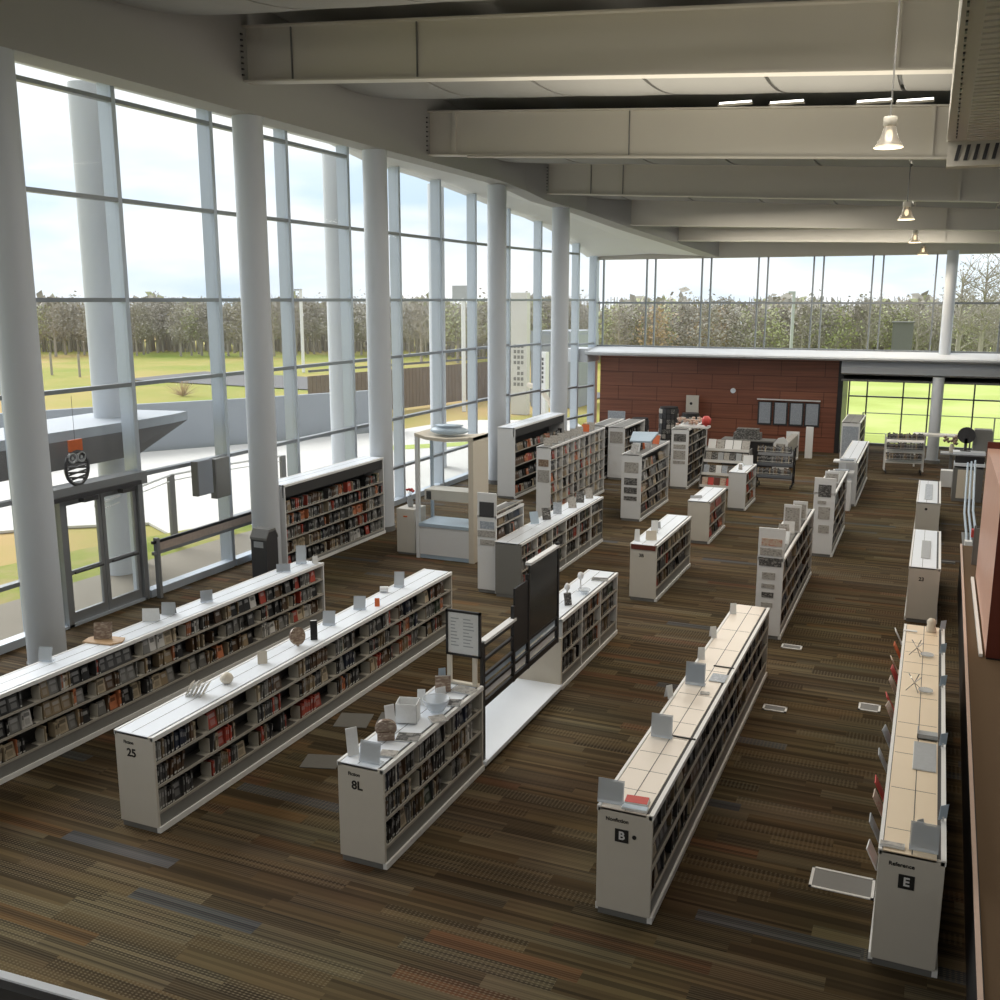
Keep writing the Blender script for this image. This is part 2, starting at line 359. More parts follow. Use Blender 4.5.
# header / fascia
HL = [(-13.3, -3, 9.95, 14), (-13.3, 24, 9.95, 13.4), (-13.28, 29, 9.95, 13), (-13.2, 30.5, 9.93, 12.9), (-12.92, 32, 9.75, 12.6), (-12.55, 33, 9.5, 12.4), (-11.98, 35.5, 9.3, 12.2), (-10.92, 37.5, 8.85, 12), (-9.95, 41, 8.45, 11.2), (-8.73, 43.2, 7.98, 11)]
fb = MB(); n = len(HL)
vs = [(x, y, z) for x, y, z, t in HL]+[(x, y, t) for x, y, z, t in HL]+[(x-.6, y, t) for x, y, z, t in HL]+[(x-.6, y, z) for x, y, z, t in HL]
fs = []
for i in range(n-1):
    for a in range(4):
        b = (a+1) % 4; fs.append((a*n+i, b*n+i, b*n+i+1, a*n+i+1))
fs += [(0, 3*n, 2*n, n), (n-1, 2*n-1, 3*n-1, 4*n-1)]
fb.add(vs, [tuple(reversed(f)) for f in fs])
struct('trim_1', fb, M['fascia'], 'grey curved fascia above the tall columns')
sb = MB(); ys = [-3, 4, 12, 18, 22, 24, 26, 28, 29, 30.5, 32, 33, 34, 35.5, 36.5, 37.5, 39, 40, 41, 42, 43.1]
def hl(y):
    for (a, b, c, t), (a2, b2, c2, t2) in zip(HL, HL[1:]):
        if y <= b2: k = (y-b)/(b2-b); return (a+(a2-a)*k, c+(c2-c)*k)
    return (-8.73, 7.98)
vs = []; fs = []
for y in ys:
    hx, hz = hl(y); vs += [(hx-.55, y, hz+.02), ((hx+gx(y)-.4)/2, y, (hz+topz(y))/2+.12), (gx(y)-.4, y, topz(y)), (gx(y)-.4, y, topz(y)+.3), (hx-.55, y, hz+.5)]
for i in range(len(ys)-1):
    for a in range(5):
        b = (a+1) % 5; fs.append((i*5+a, i*5+b, i*5+5+b, i*5+5+a))
struct('ceiling_soffit', sb.add(vs, fs), M['soffit'], 'pale soffit between fascia and glass', smooth=False)
# roof deck
BE = [(17.8, 10.55, 9.67, 1.03), (25.8, 10.13, 9.35, 1.12), (33.0, 9.78, 9.04, 0.97), (37.5, 9.06, 8.51, 0.91), (41.0, 8.65, 8.27, 0.62)]
XL = {17.8: -13.28, 25.8: -13.28, 33.0: -12.5, 37.5: -10.9, 41.0: -9.93}
def zx(zl, zr, x): return zl+(zr-zl)*(x+13.3)/13.2
rb = MB()
P = [(-3, 12.9, 12.2)]+[(y, a+d+.55, b+d+.55) for y, a, b, d in BE]+[(43.4, 9.2, 8.85)]
vs = [];
for y, a, b in P: vs += [(-15.5, y, a+.1), (14, y, zx(a, b, 14))]
rb.add(vs+[(x, y, z+.3) for x, y, z in vs], [(2*i, 2*i+1, 2*i+3, 2*i+2) for i in range(len(P)-1)]+[(2*len(P)+2*i, 2*len(P)+2*i+2, 2*len(P)+2*i+3, 2*len(P)+2*i+1) for i in range(len(P)-1)])
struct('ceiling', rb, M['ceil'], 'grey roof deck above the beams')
for bi, (y, zl, zr, dpt) in enumerate(BE):
    xl = XL[y]; xr = 13.9; a, b = zx(zl, zr, xl), zx(zl, zr, xr)
    ex = 'nearest' if bi == 0 else ['second', 'third', 'fourth', 'fifth'][bi-1]
    m = MB().add([(xl, y-.012, a), (xr, y-.012, b), (xr, y-.012, b+dpt), (xl, y-.012, a+dpt), (xl, y+.012, a), (xr, y+.012, b), (xr, y+.012, b+dpt), (xl, y+.012, a+dpt)],
         [(0, 1, 2, 3), (7, 6, 5, 4), (0, 4, 5, 1), (3, 2, 6, 7), (0, 3, 7, 4), (1, 5, 6, 2)])
    o = obj('roof_beam', m, M['beam']); tag(o, 'deep grey steel roof beam, %s to the viewer' % ex, 'beam', 'steel roof beams', 'structure')
    for nm, zo in (('bottom_flange', 0), ('top_flange', dpt)):
        fl = MB().add([(xl, y-.16, a+zo-.025), (xr, y-.16, b+zo-.025), (xr, y+.16, b+zo-.025), (xl, y+.16, a+zo-.025), (xl, y-.16, a+zo+.01), (xr, y-.16, b+zo+.01), (xr, y+.16, b+zo+.01), (xl, y+.16, a+zo+.01)],
          [(0, 3, 2, 1), (4, 5, 6, 7), (0, 1, 5, 4), (2, 3, 7, 6), (1, 2, 6, 5), (3, 0, 4, 7)])
        obj(nm, fl, M['beam'], o)
    sx = [(-12.2, 0.02), (-9.4, .02), (-.95, .09)] if bi == 0 else [(-12.5, .1), (-7.6, .02), (-.5, .09)] if bi == 1 else [(-11, .02), (-9.9, .02), (0.2, .09)] if bi == 2 else [(-0.1, .07)]
    for x, w in sx:
        z = zx(zl, zr, x); obj('stiffener', MB().box(x-w/2, x+w/2, y-.05-.06*(w > .05), y-.012, z+.02, z+dpt-.02), M['beam'] if w > .05 else M['plinth'], o)
    # bolted plate where the beam meets the fascia
    if bi < 3:
        m = MB()
        for k in range(8): m.box(xl-.005, xl+.03, y-.22, y-.17, a+.08+k*(dpt-.15)/8, a+.11+k*(dpt-.15)/8)
        obj('bolts', m, M['dark'], o)
# sprinkler / service pipe along the beams
pp = MB().tube((-12.0, 25.5, 9.98), (10, 25.5, 8.75), .035)
tag(obj('sprinkler_pipe', pp, M['beam']), 'thin grey pipe running under the second roof beam', 'pipe', kind='structure')
# acoustic clouds between beams
def cloud(x0, x1, y0, y1, z0, z1, sag, lab):
    mb = MB(); nu, nv = 14, 5; vs = []; fs = []
    for i in range(nu+1):
        u = i/nu
        for j in range(nv+1):
            v = j/nv; x = x0+(x1-x0)*v; y = y0+(y1-y0)*u
            z = z0+(z1-z0)*u-sag*math.sin(PI*u)**0.9-.015*math.sin(PI*v); vs.append((x, y, zx(z, z-.8, x)))
    for i in range(nu):
        for j in range(nv):
            a = i*(nv+1)+j; fs.append((a, a+1, a+nv+2, a+nv+1))
    n = len(vs); vs += [(x, y, z+.05) for x, y, z in vs]; top = [tuple(n+q for q in reversed(f)) for f in fs]
    side = []
    for j in range(nv): side += [(j+1, j, n+j, n+j+1), (nu*(nv+1)+j, nu*(nv+1)+j+1, n+nu*(nv+1)+j+1, n+nu*(nv+1)+j)]
    for i in range(nu): a = i*(nv+1); side += [(a, a+nv+1, n+a+nv+1, n+a), (a+nv+nv+1, a+nv, n+a+nv, n+a+nv+nv+1)]
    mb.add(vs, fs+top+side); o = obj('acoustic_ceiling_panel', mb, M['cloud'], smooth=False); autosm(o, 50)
    return tag(o, lab, 'ceiling panel', lab)
spans = [(9.6, 17.3, 11.9, 11.75, .75, 'above the nearest roof beam'), (18.3, 25.05, 11.35, 11.55, .45, 'between the first and second roof beams'), (26.3, 32.5, 10.95, 10.75, .35, 'between the second and third roof beams'), (33.4, 37.1, 10.4, 10.0, .25, 'between the third and fourth roof beams')]
for y0, y1, z0, z1, sag, wh in spans:
    x = -13.0
    while x < 5:
        if not (wh.startswith('above') and x > -5.5):
            cloud(x, x+2.32, y0, y1, z0, z1, sag, 'curved grey acoustic ceiling panel '+wh)
        x += 2.4
# truss and pipes seen above the nearest beam
tr = MB()
for k in range(9):
    x = -7+k*1.15; z = zx(12.2, 11.3, x); tr.tube((x, 16.8, z-.35), (x+.55, 16.8, z+.2), .03, n=6); tr.tube((x+.55, 16.8, z+.2), (x+1.15, 16.8, zx(12.2, 11.3, x+1.15)-.35), .03, n=6)
tr.tube((-8, 16.8, zx(11.85, 10.95, -8)), (6, 16.8, zx(11.85, 10.95, 6)), .04, n=6)
tag(obj('roof_truss', tr, M['beam']), 'open steel lattice truss above the nearest roof beam', 'truss', kind='structure')
# linear lights lying on top of the second beam
for x, lab in ((-4.9, 'short fluorescent tube on the second roof beam, farthest from the lamps'), (-3.7, 'middle fluorescent tube on the second roof beam'), (-1.75, 'fluorescent tube on the second roof beam beside the pendant lamps'), (-0.9, 'fluorescent tube on the second roof beam next to the duct')):
    z = zx(10.13, 9.35, x)+1.17; t = thing('tube_light', lab, 'light', (x, 25.45, z), group=None)
    obj('tray', MB().box(-.4, .4, -.08, .08, -.03, .0), M['beam'], t); obj('lamp_tube', MB().tube((-.38, 0, .03), (.38, 0, .03), .022), M['tube'], t)

# interior columns
CY = [onx(33, 500, -13.62)[0], onx(258, 350, -13.62)[0], onx(379, 350, -13.62)[0], onx(497.5, 300, -13.6)[0], onx(560, 300, -12.62)[0]]
for (y, lab) in ((CY[0], 'first tall white round column beside the glass door'), (CY[1], 'tall white round column beside the grey litter bin'), (CY[2], 'tall white round column at the far end of the wall bookcase'), (CY[3], 'tall white round column behind the glass booth'), (CY[4], 'farthest tall white round column by the glass wall')):
    r = .315
    t = thing('round_column', lab, 'column', (-13.62 if y < 32 else -12.62, y, 0)); t['kind'] = 'structure'
    obj('shaft', MB().tube((0, 0, .0), (0, 0, hl(y)[1]+.02), r, n=40), M['col'], t); autosm(t.children[0])
    obj('base_ring', MB().tube((0, 0, .0), (0, 0, .14), r+.02, n=40), M['plinth'], t); autosm(t.children[1])

# far wall: clerestory + ledge + wood wall + low windows
def zc(y): return y
YF = 43.2
pairs = [-13.95, -11.62, -9.22, -6.88, -4.68, -2.42, -0.1, 2.3, 4.6, 7, 9.4, 11.8, 13.9]
for i in range(len(pairs)-1):
    x0, x1 = pairs[i]+.2, pairs[i+1]-.2 if i < len(pairs)-2 else pairs[i+1]
    m = MB().box(pairs[i]-.22, pairs[i]-.16, YF, YF+.14, 4.2, 7.95).box(pairs[i]+.16, pairs[i]+.22, YF, YF+.14, 4.2, 7.95)
    m.box(pairs[i]-.22, pairs[i+1]-.22, YF-.01, YF+.12, 6.04, 6.12).box(pairs[i]-.22, pairs[i+1]-.22, YF-.01, YF+.12, 4.16, 4.24)
    w = struct('window_%d' % (20+i), m, M['mulld'], 'clerestory window above the far wall')
    obj('glass', MB().add([(pairs[i]-.19, YF+.06, 4.22), (pairs[i+1]-.19, YF+.06, 4.22), (pairs[i+1]-.19, YF+.06, 7.95), (pairs[i]-.19, YF+.06, 7.95)], [(0, 1, 2, 3)]), M['glass'], w)
struct('trim_7', MB().box(-14.35, -14.0, 43.0, 43.35, 0, 8.2), M['mull'], 'pale corner post where the glass walls meet')
struct('wall_far_top', MB().box(-14.4, 14, YF, YF+.3, 7.93, 11.2), M['beam'], 'grey band above the clerestory windows')
# ledge
struct('trim_2', MB().prismx([(YF, 4.18), (41.6, 4.05), (41.45, 4.0), (41.45, 3.93), (41.6, 3.86), (YF+.4, 3.86)], -14.0, 14), M['ledge'], 'pale ledge below the clerestory windows')
struct('trim_3', MB().prismx([(42.2, 3.86), (42.0, 3.6), (42.05, 3.36), (42.3, 3.28), (46.2, 3.1), (46.2, 3.86)], -3.45, 14), M['ledge'], 'pale curved bulkhead over the low windows')
struct('trim_4', MB().box(-3.45, 14, 42.35, 46.0, 3.02, 3.1), M['plinth'], 'dark soffit edge over the low windows')
struct('trim_5', MB().box(-15.0, -13.9, 41.6, 43.3, 3.55, 4.12), M['ledge'], 'ledge end at the glass corner')
wm = MB().box(-13.75, -3.62, 43.0, 45.5, 0, 3.86)
struct('wall_far', wm, M['wood'], 'red brown wood panelled wall')
struct('wall_far_end', MB().box(-3.62, -3.42, 42.95, 45.5, 0, 3.86), M['black'], 'dark end of the wood panelled wall')
for i, (a, b) in enumerate(((-3.4, -2.66), (-2.66, -1.21), (-1.21, -.19), (-.19, 1.54), (1.54, 3.2), (3.2, 5), (5, 7.5), (7.5, 10.5), (10.5, 14))):
    m = MB().box(a-.03, a+.03, 46, 46.12, 0, 3.05).box(a, b, 46, 46.1, 2.08, 2.14).box(a, b, 46, 46.1, 0, .1).box(a, b, 46, 46.1, 2.98, 3.06)
    w = struct('window_%d' % (40+i), m, M['doorf'], 'low window facing the lawn')
    obj('glass', MB().add([(a, 46.05, .05), (b, 46.05, .05), (b, 46.05, 3), (a, 46.05, 3)], [(0, 1, 2, 3)]), M['glass'], w)
t = thing('round_column', 'slim white round column on the far ledge in front of the clerestory', 'column', (0.25, 42.75, 3.9)); t['kind'] = 'structure'
obj('shaft', MB().tube((0, 0, 0.18), (0, 0, 4.15), .21, n=32), M['col'], t, smooth=False); autosm(t.children[0])
t = thing('round_column', 'white round column standing behind the far white display case', 'column', (0.12, 41.9, 0)); t['kind'] = 'structure'
obj('shaft', MB().tube((0, 0, 0), (0, 0, 3.3), .21, n=32), M['col'], t); autosm(t.children[0])
obj('base_ring', MB().tube((0, 0, 0), (0, 0, .12), .29, n=32), M['plinth'], t)
# side walls out of view
struct('wall_back', MB().box(-15.5, 14, -3.2, -3, 0, 14), M['ceil'], 'grey wall behind the mezzanine')
struct('wall_right', MB().box(14, 14.2, -3, 46, 0, 6.0).box(14, 14.2, -3, 46, 9, 13), M['ceil'], 'grey wall beyond the stacks')

# ------------------------------------------------------------------ books
COLS = {'black': (.016, .016, .017), 'dark grey': (.055, .055, .056), 'grey': (.17, .168, .16), 'cream': (.42, .35, .25), 'white': (.52, .51, .49), 'red': (.36, .06, .04),
        'brown': (.085, .05, .028), 'navy': (.025, .032, .055), 'orange': (.42, .15, .07), 'green': (.04, .06, .04), 'tan': (.24, .18, .11)}
PAL = {'mixed': ['black']*8+['dark grey']*7+['grey']*7+['cream']*3+['white']+['red']*3+['brown']*5+['navy']*1+['orange', 'green', 'tan', 'tan', 'tan', 'tan'],
       'dark': ['black']*6+['dark grey']*6+['grey']*4+['tan']*2+['cream']+['brown']*3+['navy'],
       'bright': ['cream']*5+['white']*2+['red']*2+['orange']*2+['grey']*5+['tan']*5+['black']*6+['dark grey']*4+['brown']*2,
       'red': ['red']*6+['orange']*3+['brown']*3+['black']*5+['cream']*2+['tan']}
PAGE = (.55, .50, .40)
def book_geo(mb, col, faceout=False):
    """unit book: x 0..1 depth (spine at x=1), y 0..1 thickness, z 0..1 height"""
    t = .09
    if faceout:
        # y = width, x = thickness, front cover at x=1
        mb.box(.82, 1, 0, 1, 0, 1, col=col); mb.box(0, .18, 0, 1, 0, 1, col=col); mb.box(.18, .82, .02, .97, .02, .98, col=PAGE); mb.box(.18, .82, 0, .03, 0, 1, col=col)
        c2 = tuple(min(1, c*.45+.25) for c in col) if sum(col) < .8 else tuple(c*.35 for c in col)
        mb.box(1, 1.06, .15, .85, .62, .86, col=c2); mb.box(1, 1.05, .22, .78, .14, .5, col=tuple(.5*(a+b) for a, b in zip(c2, col)))
    else:
        mb.box(0, .95, 0, t, 0, 1, col=col); mb.box(0, .95, 1-t, 1, 0, 1, col=col); mb.box(.92, .97, .04, .96, 0, 1, col=col); mb.box(.96, 1, .18, .82, 0, 1, col=col)
        mb.box(.03, .92, t, 1-t, .02, .97, col=PAGE)
        c2 = tuple(min(1, c*.6+.22) for c in col) if sum(col) < .6 else tuple(c*.3 for c in col)
        mb.box(1, 1.004, .2, .8, .6, .84, col=c2); mb.box(1, 1.005, .15, .85, .07, .19, col=(.6, .6, .58))
BOOKMESH = {}
def book_mesh(c, fo):
    k = (c, fo)
    if k not in BOOKMESH:
        mb = MB(); book_geo(mb, COLS[c], fo); BOOKMESH[k] = mb.mesh('book', [M['book']])
    return BOOKMESH[k]
BOOKS = []   # (size, matrix, colour, faceout, label-key)
BOOKENDS = []
def fill(Mroot, xin, xout, y0, y1, z, hmax, pal, where, dens=.85, fo=.1, bay=.93, side=1, gaps=.12, prio=True, bookends=False, lean=.06, depth=.17):
    """a row of books on one shelf; spine at xout"""
    y = y0+.02; nb = max(1, round((y1-y0)/bay)); bl = (y1-y0)/nb
    for b in range(nb):
        ys, ye = y0+b*bl+.02, y0+(b+1)*bl-.03; y = ys
        end = ys+(ye-ys)*random.uniform(dens-.2, min(1, dens+.15)); run = None
        while y < end:
            if random.random() < gaps*.25: y += random.uniform(.06, .2); continue
            isfo = random.random() < fo
            if run is None or random.random() < .45: run = random.choice(PAL[pal])
            c = run
            if isfo: w = random.uniform(.13, .17); th = random.uniform(.015, .03); h = min(hmax, random.uniform(.19, .25))
            else: th = random.uniform(.016, .042); w = th; h = min(hmax, random.uniform(.19, .26))
            if y+w > ye: break
            if isfo:
                S = Matrix.Diagonal((th, w, h, 1)); T = Matrix.Translation((xout-side*(th+.035), y, z+.003)) @ Matrix.Rotation(-side*.16, 4, 'Y')
                if side < 0: T = Matrix.Translation((xout+(th+.035), y+w, z+.003)) @ Matrix.Rotation(PI, 4, 'Z') @ Matrix.Rotation(-.16, 4, 'Y')
            else:
                dp = random.uniform(depth*.75, depth); S = Matrix.Diagonal((dp, th, h, 1)); xo = xout-side*random.uniform(.01, .035)
                if side > 0: T = Matrix.Translation((xo-dp, y, z+.003))
                else: T = Matrix.Translation((xo+dp, y+th, z+.003)) @ Matrix.Rotation(PI, 4, 'Z')
                if random.random() < lean and y+w+.06 < ye and side > 0:
                    T = T @ Matrix.Rotation(-.2, 4, 'X'); y += .04
            W = Mroot @ T @ S; ctr = W @ Vector((.5, .5, .5)); dd = max(1, dist(ctr))
            size = w*h/dd/dd*(1 if prio else 0)
            BOOKS.append((size, W, c, isfo, where, (y-y0)/(y1-y0))); y += w+random.choice([.001, .001, .003, .012])
        if bookends and y < ye-.09:
            BOOKENDS.append((Mroot, xout, ye+.012, z, where))

# ------------------------------------------------------------------ bookcases
def bookcase(nm, label, X0, X1, Y0, Y1, h, shelves=(.26, .585, .885), text=None, rz=0.0, where='', pal='mixed', dens=.85, fo=.08, topm='top', endmat='panel', left=True,
             group=None, prio=True, bookends=False, seams=False, displays=None, uprights=False, cat='bookcase', depth=.17, single=False, header=None, gaps=.12, lean=.06, endh=None, leftpal=None, leftfo=None, left_prio=False, plate=True):
    W = X1-X0; L = Y1-Y0; t = thing(nm, label, cat, (X0, Y0, 0), rz, group)
    R = Matrix.Translation((X0, Y0, 0)) @ Matrix.Rotation(rz, 4, 'Z'); th = .035; c = W/2
    for a in (0, L-th):
        e = obj('end_panel', MB().prismx([(a, .07), (a+th, .07), (a+th, (endh if endh and a == 0 else h)-.005), (a, (endh if endh and a == 0 else h)-.005)], 0, W), M[endmat], t)
        bm = e.modifiers.new('b', 'BEVEL'); bm.width = .006; bm.segments = 2
    obj('plinth', MB().box(.02, W-.02, .012, L-.012, 0, .075), M['plinth'], t)
    rail = MB().box(W-.03, W+.02, .0, L, .015, .085)
    if left and not single: rail.box(-.02, .03, .05, L, .015, .085)
    obj('base_rail', rail, M['edge'], t)
    # sloped base panels
    z0 = shelves[0]
    bp = MB().prismy([(W-.04, .085), (W-.005, .085), (W-.02, z0-.02), (W-.055, z0-.02)], th, L-th)
    if left: bp.prismy([(.04, .085), (.055, z0-.02), (.02, z0-.02), (.005, .085)], th, L-th)
    obj('base_panel', bp, M['base'], t)
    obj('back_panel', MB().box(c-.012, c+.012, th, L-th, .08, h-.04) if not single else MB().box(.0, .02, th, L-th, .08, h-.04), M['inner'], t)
    xb = c+.012 if not single else .02
    sides = [(xb, W-.012, 1)]+([(c-.012, .012, -1)] if left and not single else [])
    for xi, xo, sd in sides:
        for k, z in enumerate(shelves):
            m = MB(); a, b = sorted((xi, xo)); m.box(a, b, th, L-th, z-.02, z)
            l0, l1 = sorted((xo-.012*sd, xo+.006*sd)); m.box(l0, l1, th, L-th, z-.022, z+.010, 1)
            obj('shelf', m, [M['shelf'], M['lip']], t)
            nxt = shelves[k+1] if k+1 < len(shelves) else h-.04
            nme = shelf_name(k, len(shelves))
            if where is not None:
                fill(R, xi, xo, th, L-th, z, nxt-z-.05, (leftpal or pal) if sd < 0 else pal, (nm, 'the %s shelf of the %s' % (nme, where)), dens, (leftfo if leftfo is not None and sd < 0 else fo), side=sd, prio=prio and (sd > 0 or left_prio), bookends=bookends and sd > 0, depth=min(depth, abs(xo-xi)-.03), gaps=gaps, lean=lean)
    nb = max(1, round(L/(.5 if h > 2 else .93)))
    if uprights:
        for k in range(1, nb):
            y = k*L/nb
            for xi, xo, sd in sides:
                a, b = sorted((xi, xo)); obj('upright', MB().box(a, b+.008, y-.016, y+.016, .1, h-.04), M['edge'], t)
    # canopy
    tm = MB(); tm.box(.035, W-.075, .0, L, h-.03, h)
    ms = [M[topm], M['seam']]
    if seams:
        tm.box(c-.004, c+.004, .01, L-.01, h, h+.0015, 1)
        for k in range(1, nb*2):
            y = k*L/(nb*2)
            if k % 2 or random.random() < .5: tm.box(.05, W-.09, y-.003, y+.003, h, h+.0015, 1)
    else:
        tm.box(c-.05, c-.044, .03, L-.03, h, h+.0015, 1)
    obj('worktop', tm, ms, t)
    obj('gutter', MB().box(W-.075, W-.04, .036, L-.036, h-.03, h-.012).box(0.0, .036, .036, L-.036, h-.03, h-.02), M['seam'], t)
    obj('edge_rail', MB().box(W-.04, W+.006, .0, L, h-.05, h+.004).box(-.006, .028, .0, L, h-.05, h+.004), M['edge'], t)
    if text:
        s1, s2, kind = text
        if s1: put_text(s1, .055, M['ink'], t, (W*.36, -.002, h-.12), name='small_lettering')
        if kind == 'plain': put_text(s2, .14, M['ink'], t, (W*.42, -.002, h-.25), name='number')
        elif kind == 'small': put_text(s2, .1, M['ink'], t, (W*.42, -.002, h-.24), name='number')
        elif kind == 'box':
            q = MB().box(W*.45-.07, W*.45+.07, -.006, .0, h-.35, h-.21); obj('number_plate', q, M['ink'], t)
            put_text(s2, .12, M['panelw'], t, (W*.45, -.008, h-.28), name='number')
        elif kind == 'boxdot':
            q = MB().box(W*.45-.07, W*.45+.07, -.006, .0, h-.35, h-.21).tube((W*.45+.13, -.006, h-.27), (W*.45+.13, 0, h-.27), .022, n=16); obj('number_plate', q, M['ink'], t)
            put_text(s2, .12, M['panelw'], t, (W*.45, -.008, h-.28), name='number')
        elif kind == 'dot': obj('dot', MB().tube((W*.42, -.004, h-.18), (W*.42, 0, h-.18), .035, n=20), M['ink'], t)
    if displays:
        for (a, b, z0_, z1_, mk) in displays:
            obj('printed_sheet', MB().box(W*a, W*b, -.012, -.0, z0_, z1_), M[mk], t)
    if header:
        obj('header_board', MB().box(W-.06, W-.03, .0, L, h-.3, h), M[header], t)
    return t
def shelf_name(k, n):
    if n == 1: return 'only'
    if k == 0: return 'bottom'
    if k == n-1: return 'top'
    if n == 3: return 'middle'
    return ['', 'second', 'third', 'fourth', 'fifth', 'sixth'][k]+' lowest'

S3 = (.26, .585, .885)
# U1 long case along the window wall
bookcase('bookcase', 'long low bookcase nearest the glass wall, with face-out books', -11.42, -10.88, 2.6, 15.9, 1.2, rz=-.02, where='glass-side case', pal='bright', dens=.85, fo=.3, bookends=True, endmat='panelw', left=False)
bookcase('bookcase', 'long low bookcase with a 25 on its pale end panel', -8.58, -8.0, 8.33, 16.2, 1.22, text=('Fiction', '25', 'plain'), where='case marked 25', pal='mixed', dens=.68, fo=.04, bookends=True, left=False)
bookcase('bookcase', 'short low bookcase with 8L on its end and a cluttered top', -5.74, -5.16, 8.72, 11.35, 1.2, text=('Fiction', '8L', 'plain'), where='case marked 8L', pal='mixed', dens=.82, fo=.06, bookends=True, left=False)
bookcase('bookcase', 'short low bookcase beyond the black slatted partition', -5.74, -5.16, 14.4, 17.45, 1.2, where='case beyond the slatted screen', pal='mixed', dens=.95, fo=.02, uprights=True, endmat='panelw', left=False)
bookcase('bookcase', 'long low bookcase with cream top and a boxed B and dot on its end', -2.79, -2.22, 8.92, 16.35, 1.2, text=('Nonfiction', 'B', 'boxdot'), where='boxed B case', pal='dark', dens=.95, fo=.35, topm='topc', seams=True, left=True, leftpal='bright', leftfo=.6)
bookcase('bookcase', 'long low bookcase with tan top and a boxed E on its end', -.14, .43, 9.18, 16.35, 1.2, text=('Reference', 'E', 'box'), where='boxed E case', pal='dark', dens=.9, fo=.3, topm='topt', seams=True, leftpal='red', leftfo=.8, left_prio=True)
bookcase('bookcase', 'short low white-topped bookcase with 23 on its grey end', -.18, .38, 20.45, 23.95, 1.12, text=(None, '23', 'small'), where='bookcase marked 23', pal='dark', topm='top', prio=False)
bookcase('bookcase', 'short low white-topped bookcase with a black dot on its end', -.2, .38, 28.0, 31.5, 1.0, shelves=(.25, .6), text=(None, '', 'dot'), where='bookcase with the black dot', pal='dark', topm='top', prio=False)
bookcase('bookcase', 'low bookcase with a dark red strip sign on its end', -5.57, -5.0, 19.7, 22.85, 1.22, shelves=(.28, .585, .89), text=(None, '3B', 'small'), where='bookcase with the red strip', pal='mixed', fo=.3, left=False, prio=False)
bookcase('bookcase', 'low bookcase with face-out round-covered discs on its side', -5.62, -5.05, 25.2, 27.3, 1.12, shelves=(.12, .45, .78), where='disc bookcase', pal='red', fo=.95, left=False, prio=False)
bookcase('bookcase', 'small low white bookcase with red books, in front of the magazine racks', -5.45, -4.93, 29.8, 31.6, 1.16, shelves=(.15, .48, .8), where='small red-book case', pal='red', fo=.6, left=False, prio=False, endmat='panelw')
bookcase('bookcase', 'long low bookcase with patterned top beside the tall disc end panel', -8.26, -7.66, 18.8, 24.4, 1.2, where='low case beside the disc panel', pal='mixed', dens=.97, fo=.02, uprights=True, endmat='base', left=False, prio=False)
# tall cases
T5 = (.2, .5, .82, 1.14, 1.46, 1.78)
bookcase('tall_bookcase', 'tall bookcase with red and black printed strips on its end', -2.75, -2.28, 18.3, 23.2, 1.55, endh=2.12, topm='base', shelves=T5[:4], where='tall case with red strips', pal='dark', fo=.55, displays=[(.12, .9, 1.78, 1.92, 'print3'), (.08, .92, 1.6, 1.74, 'print2'), (.06, .92, 1.4, 1.56, 'print1'), (.2, .7, 1.15, 1.28, 'print2'), (.2, .7, .98, 1.06, 'print2'), (.22, .68, .8, .9, 'print1'), (.22, .66, .62, .7, 'print2')], endmat='panelw', prio=False, left=True)
bookcase('tall_bookcase', 'tall white bookcase end with four dark photos, second in the row', -2.5, -2.0, 25.05, 28.6, 1.6, endh=1.97, topm='base', shelves=T5[:4], where='tall case with four photos', pal='dark', fo=.5, displays=[(.2, .8, 1.5, 1.8, 'print1'), (.2, .6, 1.32, 1.4, 'print2'), (.25, .8, .95, 1.25, 'print2'), (.3, .8, .6, .8, 'print2')], endmat='panelw', prio=False)
bookcase('bookcase', 'low bookcase with stepped white display at its near end', -2.5, -1.95, 31.8, 37.0, 1.35, shelves=(.28, .63, .98), where='stepped display case', pal='dark', fo=.4, prio=False, endmat='panelw')
bookcase('tall_bookcase', 'tall bookcase with glazed poster end, before the green lawn window', -3.0, -2.35, 38.2, 41.0, 1.85, topm='base', shelves=T5[:5], where='tall case by the lawn window', pal='dark', fo=.4, displays=[(.08, .92, .6, 1.7, 'print4')], endmat='panelw', prio=False)
bookcase('tall_bookcase', 'tall disc case with circular pictures on its white end', -7.98, -7.4, 27.1, 30.3, 1.92, topm='base', shelves=T5[:5], where='tall disc case', pal='bright', fo=.9, displays=[(.15, .85, 1.4, 1.7, 'print2'), (.15, .8, 1.05, 1.25, 'print1'), (.15, .8, .8, .98, 'print1'), (.15, .8, .6, .72, 'print1')], endmat='panelw', prio=False, left=False)
bookcase('tall_bookcase', 'tall case with dense dark discs and four pictures on its white end', -7.9, -7.32, 32.55, 35.5, 2.02, topm='base', shelves=T5[:6], where='tall dense disc case', pal='dark', fo=.1, displays=[(.15, .85, 1.6, 1.85, 'print1'), (.15, .85, 1.35, 1.5, 'print2'), (.15, .85, 1.0, 1.3, 'print2'), (.15, .85, .85, .95, 'print2')], endmat='panelw', prio=False, left=False)
bookcase('tall_bookcase', 'tall white case with a framed picture, near the wood wall', -10.35, -9.75, 33.4, 36, 1.86, topm='base', shelves=T5[:5], where='tall case near the wood wall', pal='dark', fo=.4, displays=[(.12, .88, 1.3, 1.7, 'print2'), (.1, .9, .15, 1.2, 'panelw')], endmat='panelw', prio=False, left=False)
bookcase('tall_bookcase', 'narrow white case with film posters, left of the framed-picture case', -10.95, -10.45, 33.3, 35.6, 1.9, topm='base', shelves=T5[:5], where='narrow poster case', pal='dark', fo=.4, displays=[(.15, .85, 1.3, 1.78, 'print2'), (.15, .85, .9, 1.15, 'print4'), (.15, .85, .5, .75, 'print2')], endmat='panelw', prio=False, left=False)
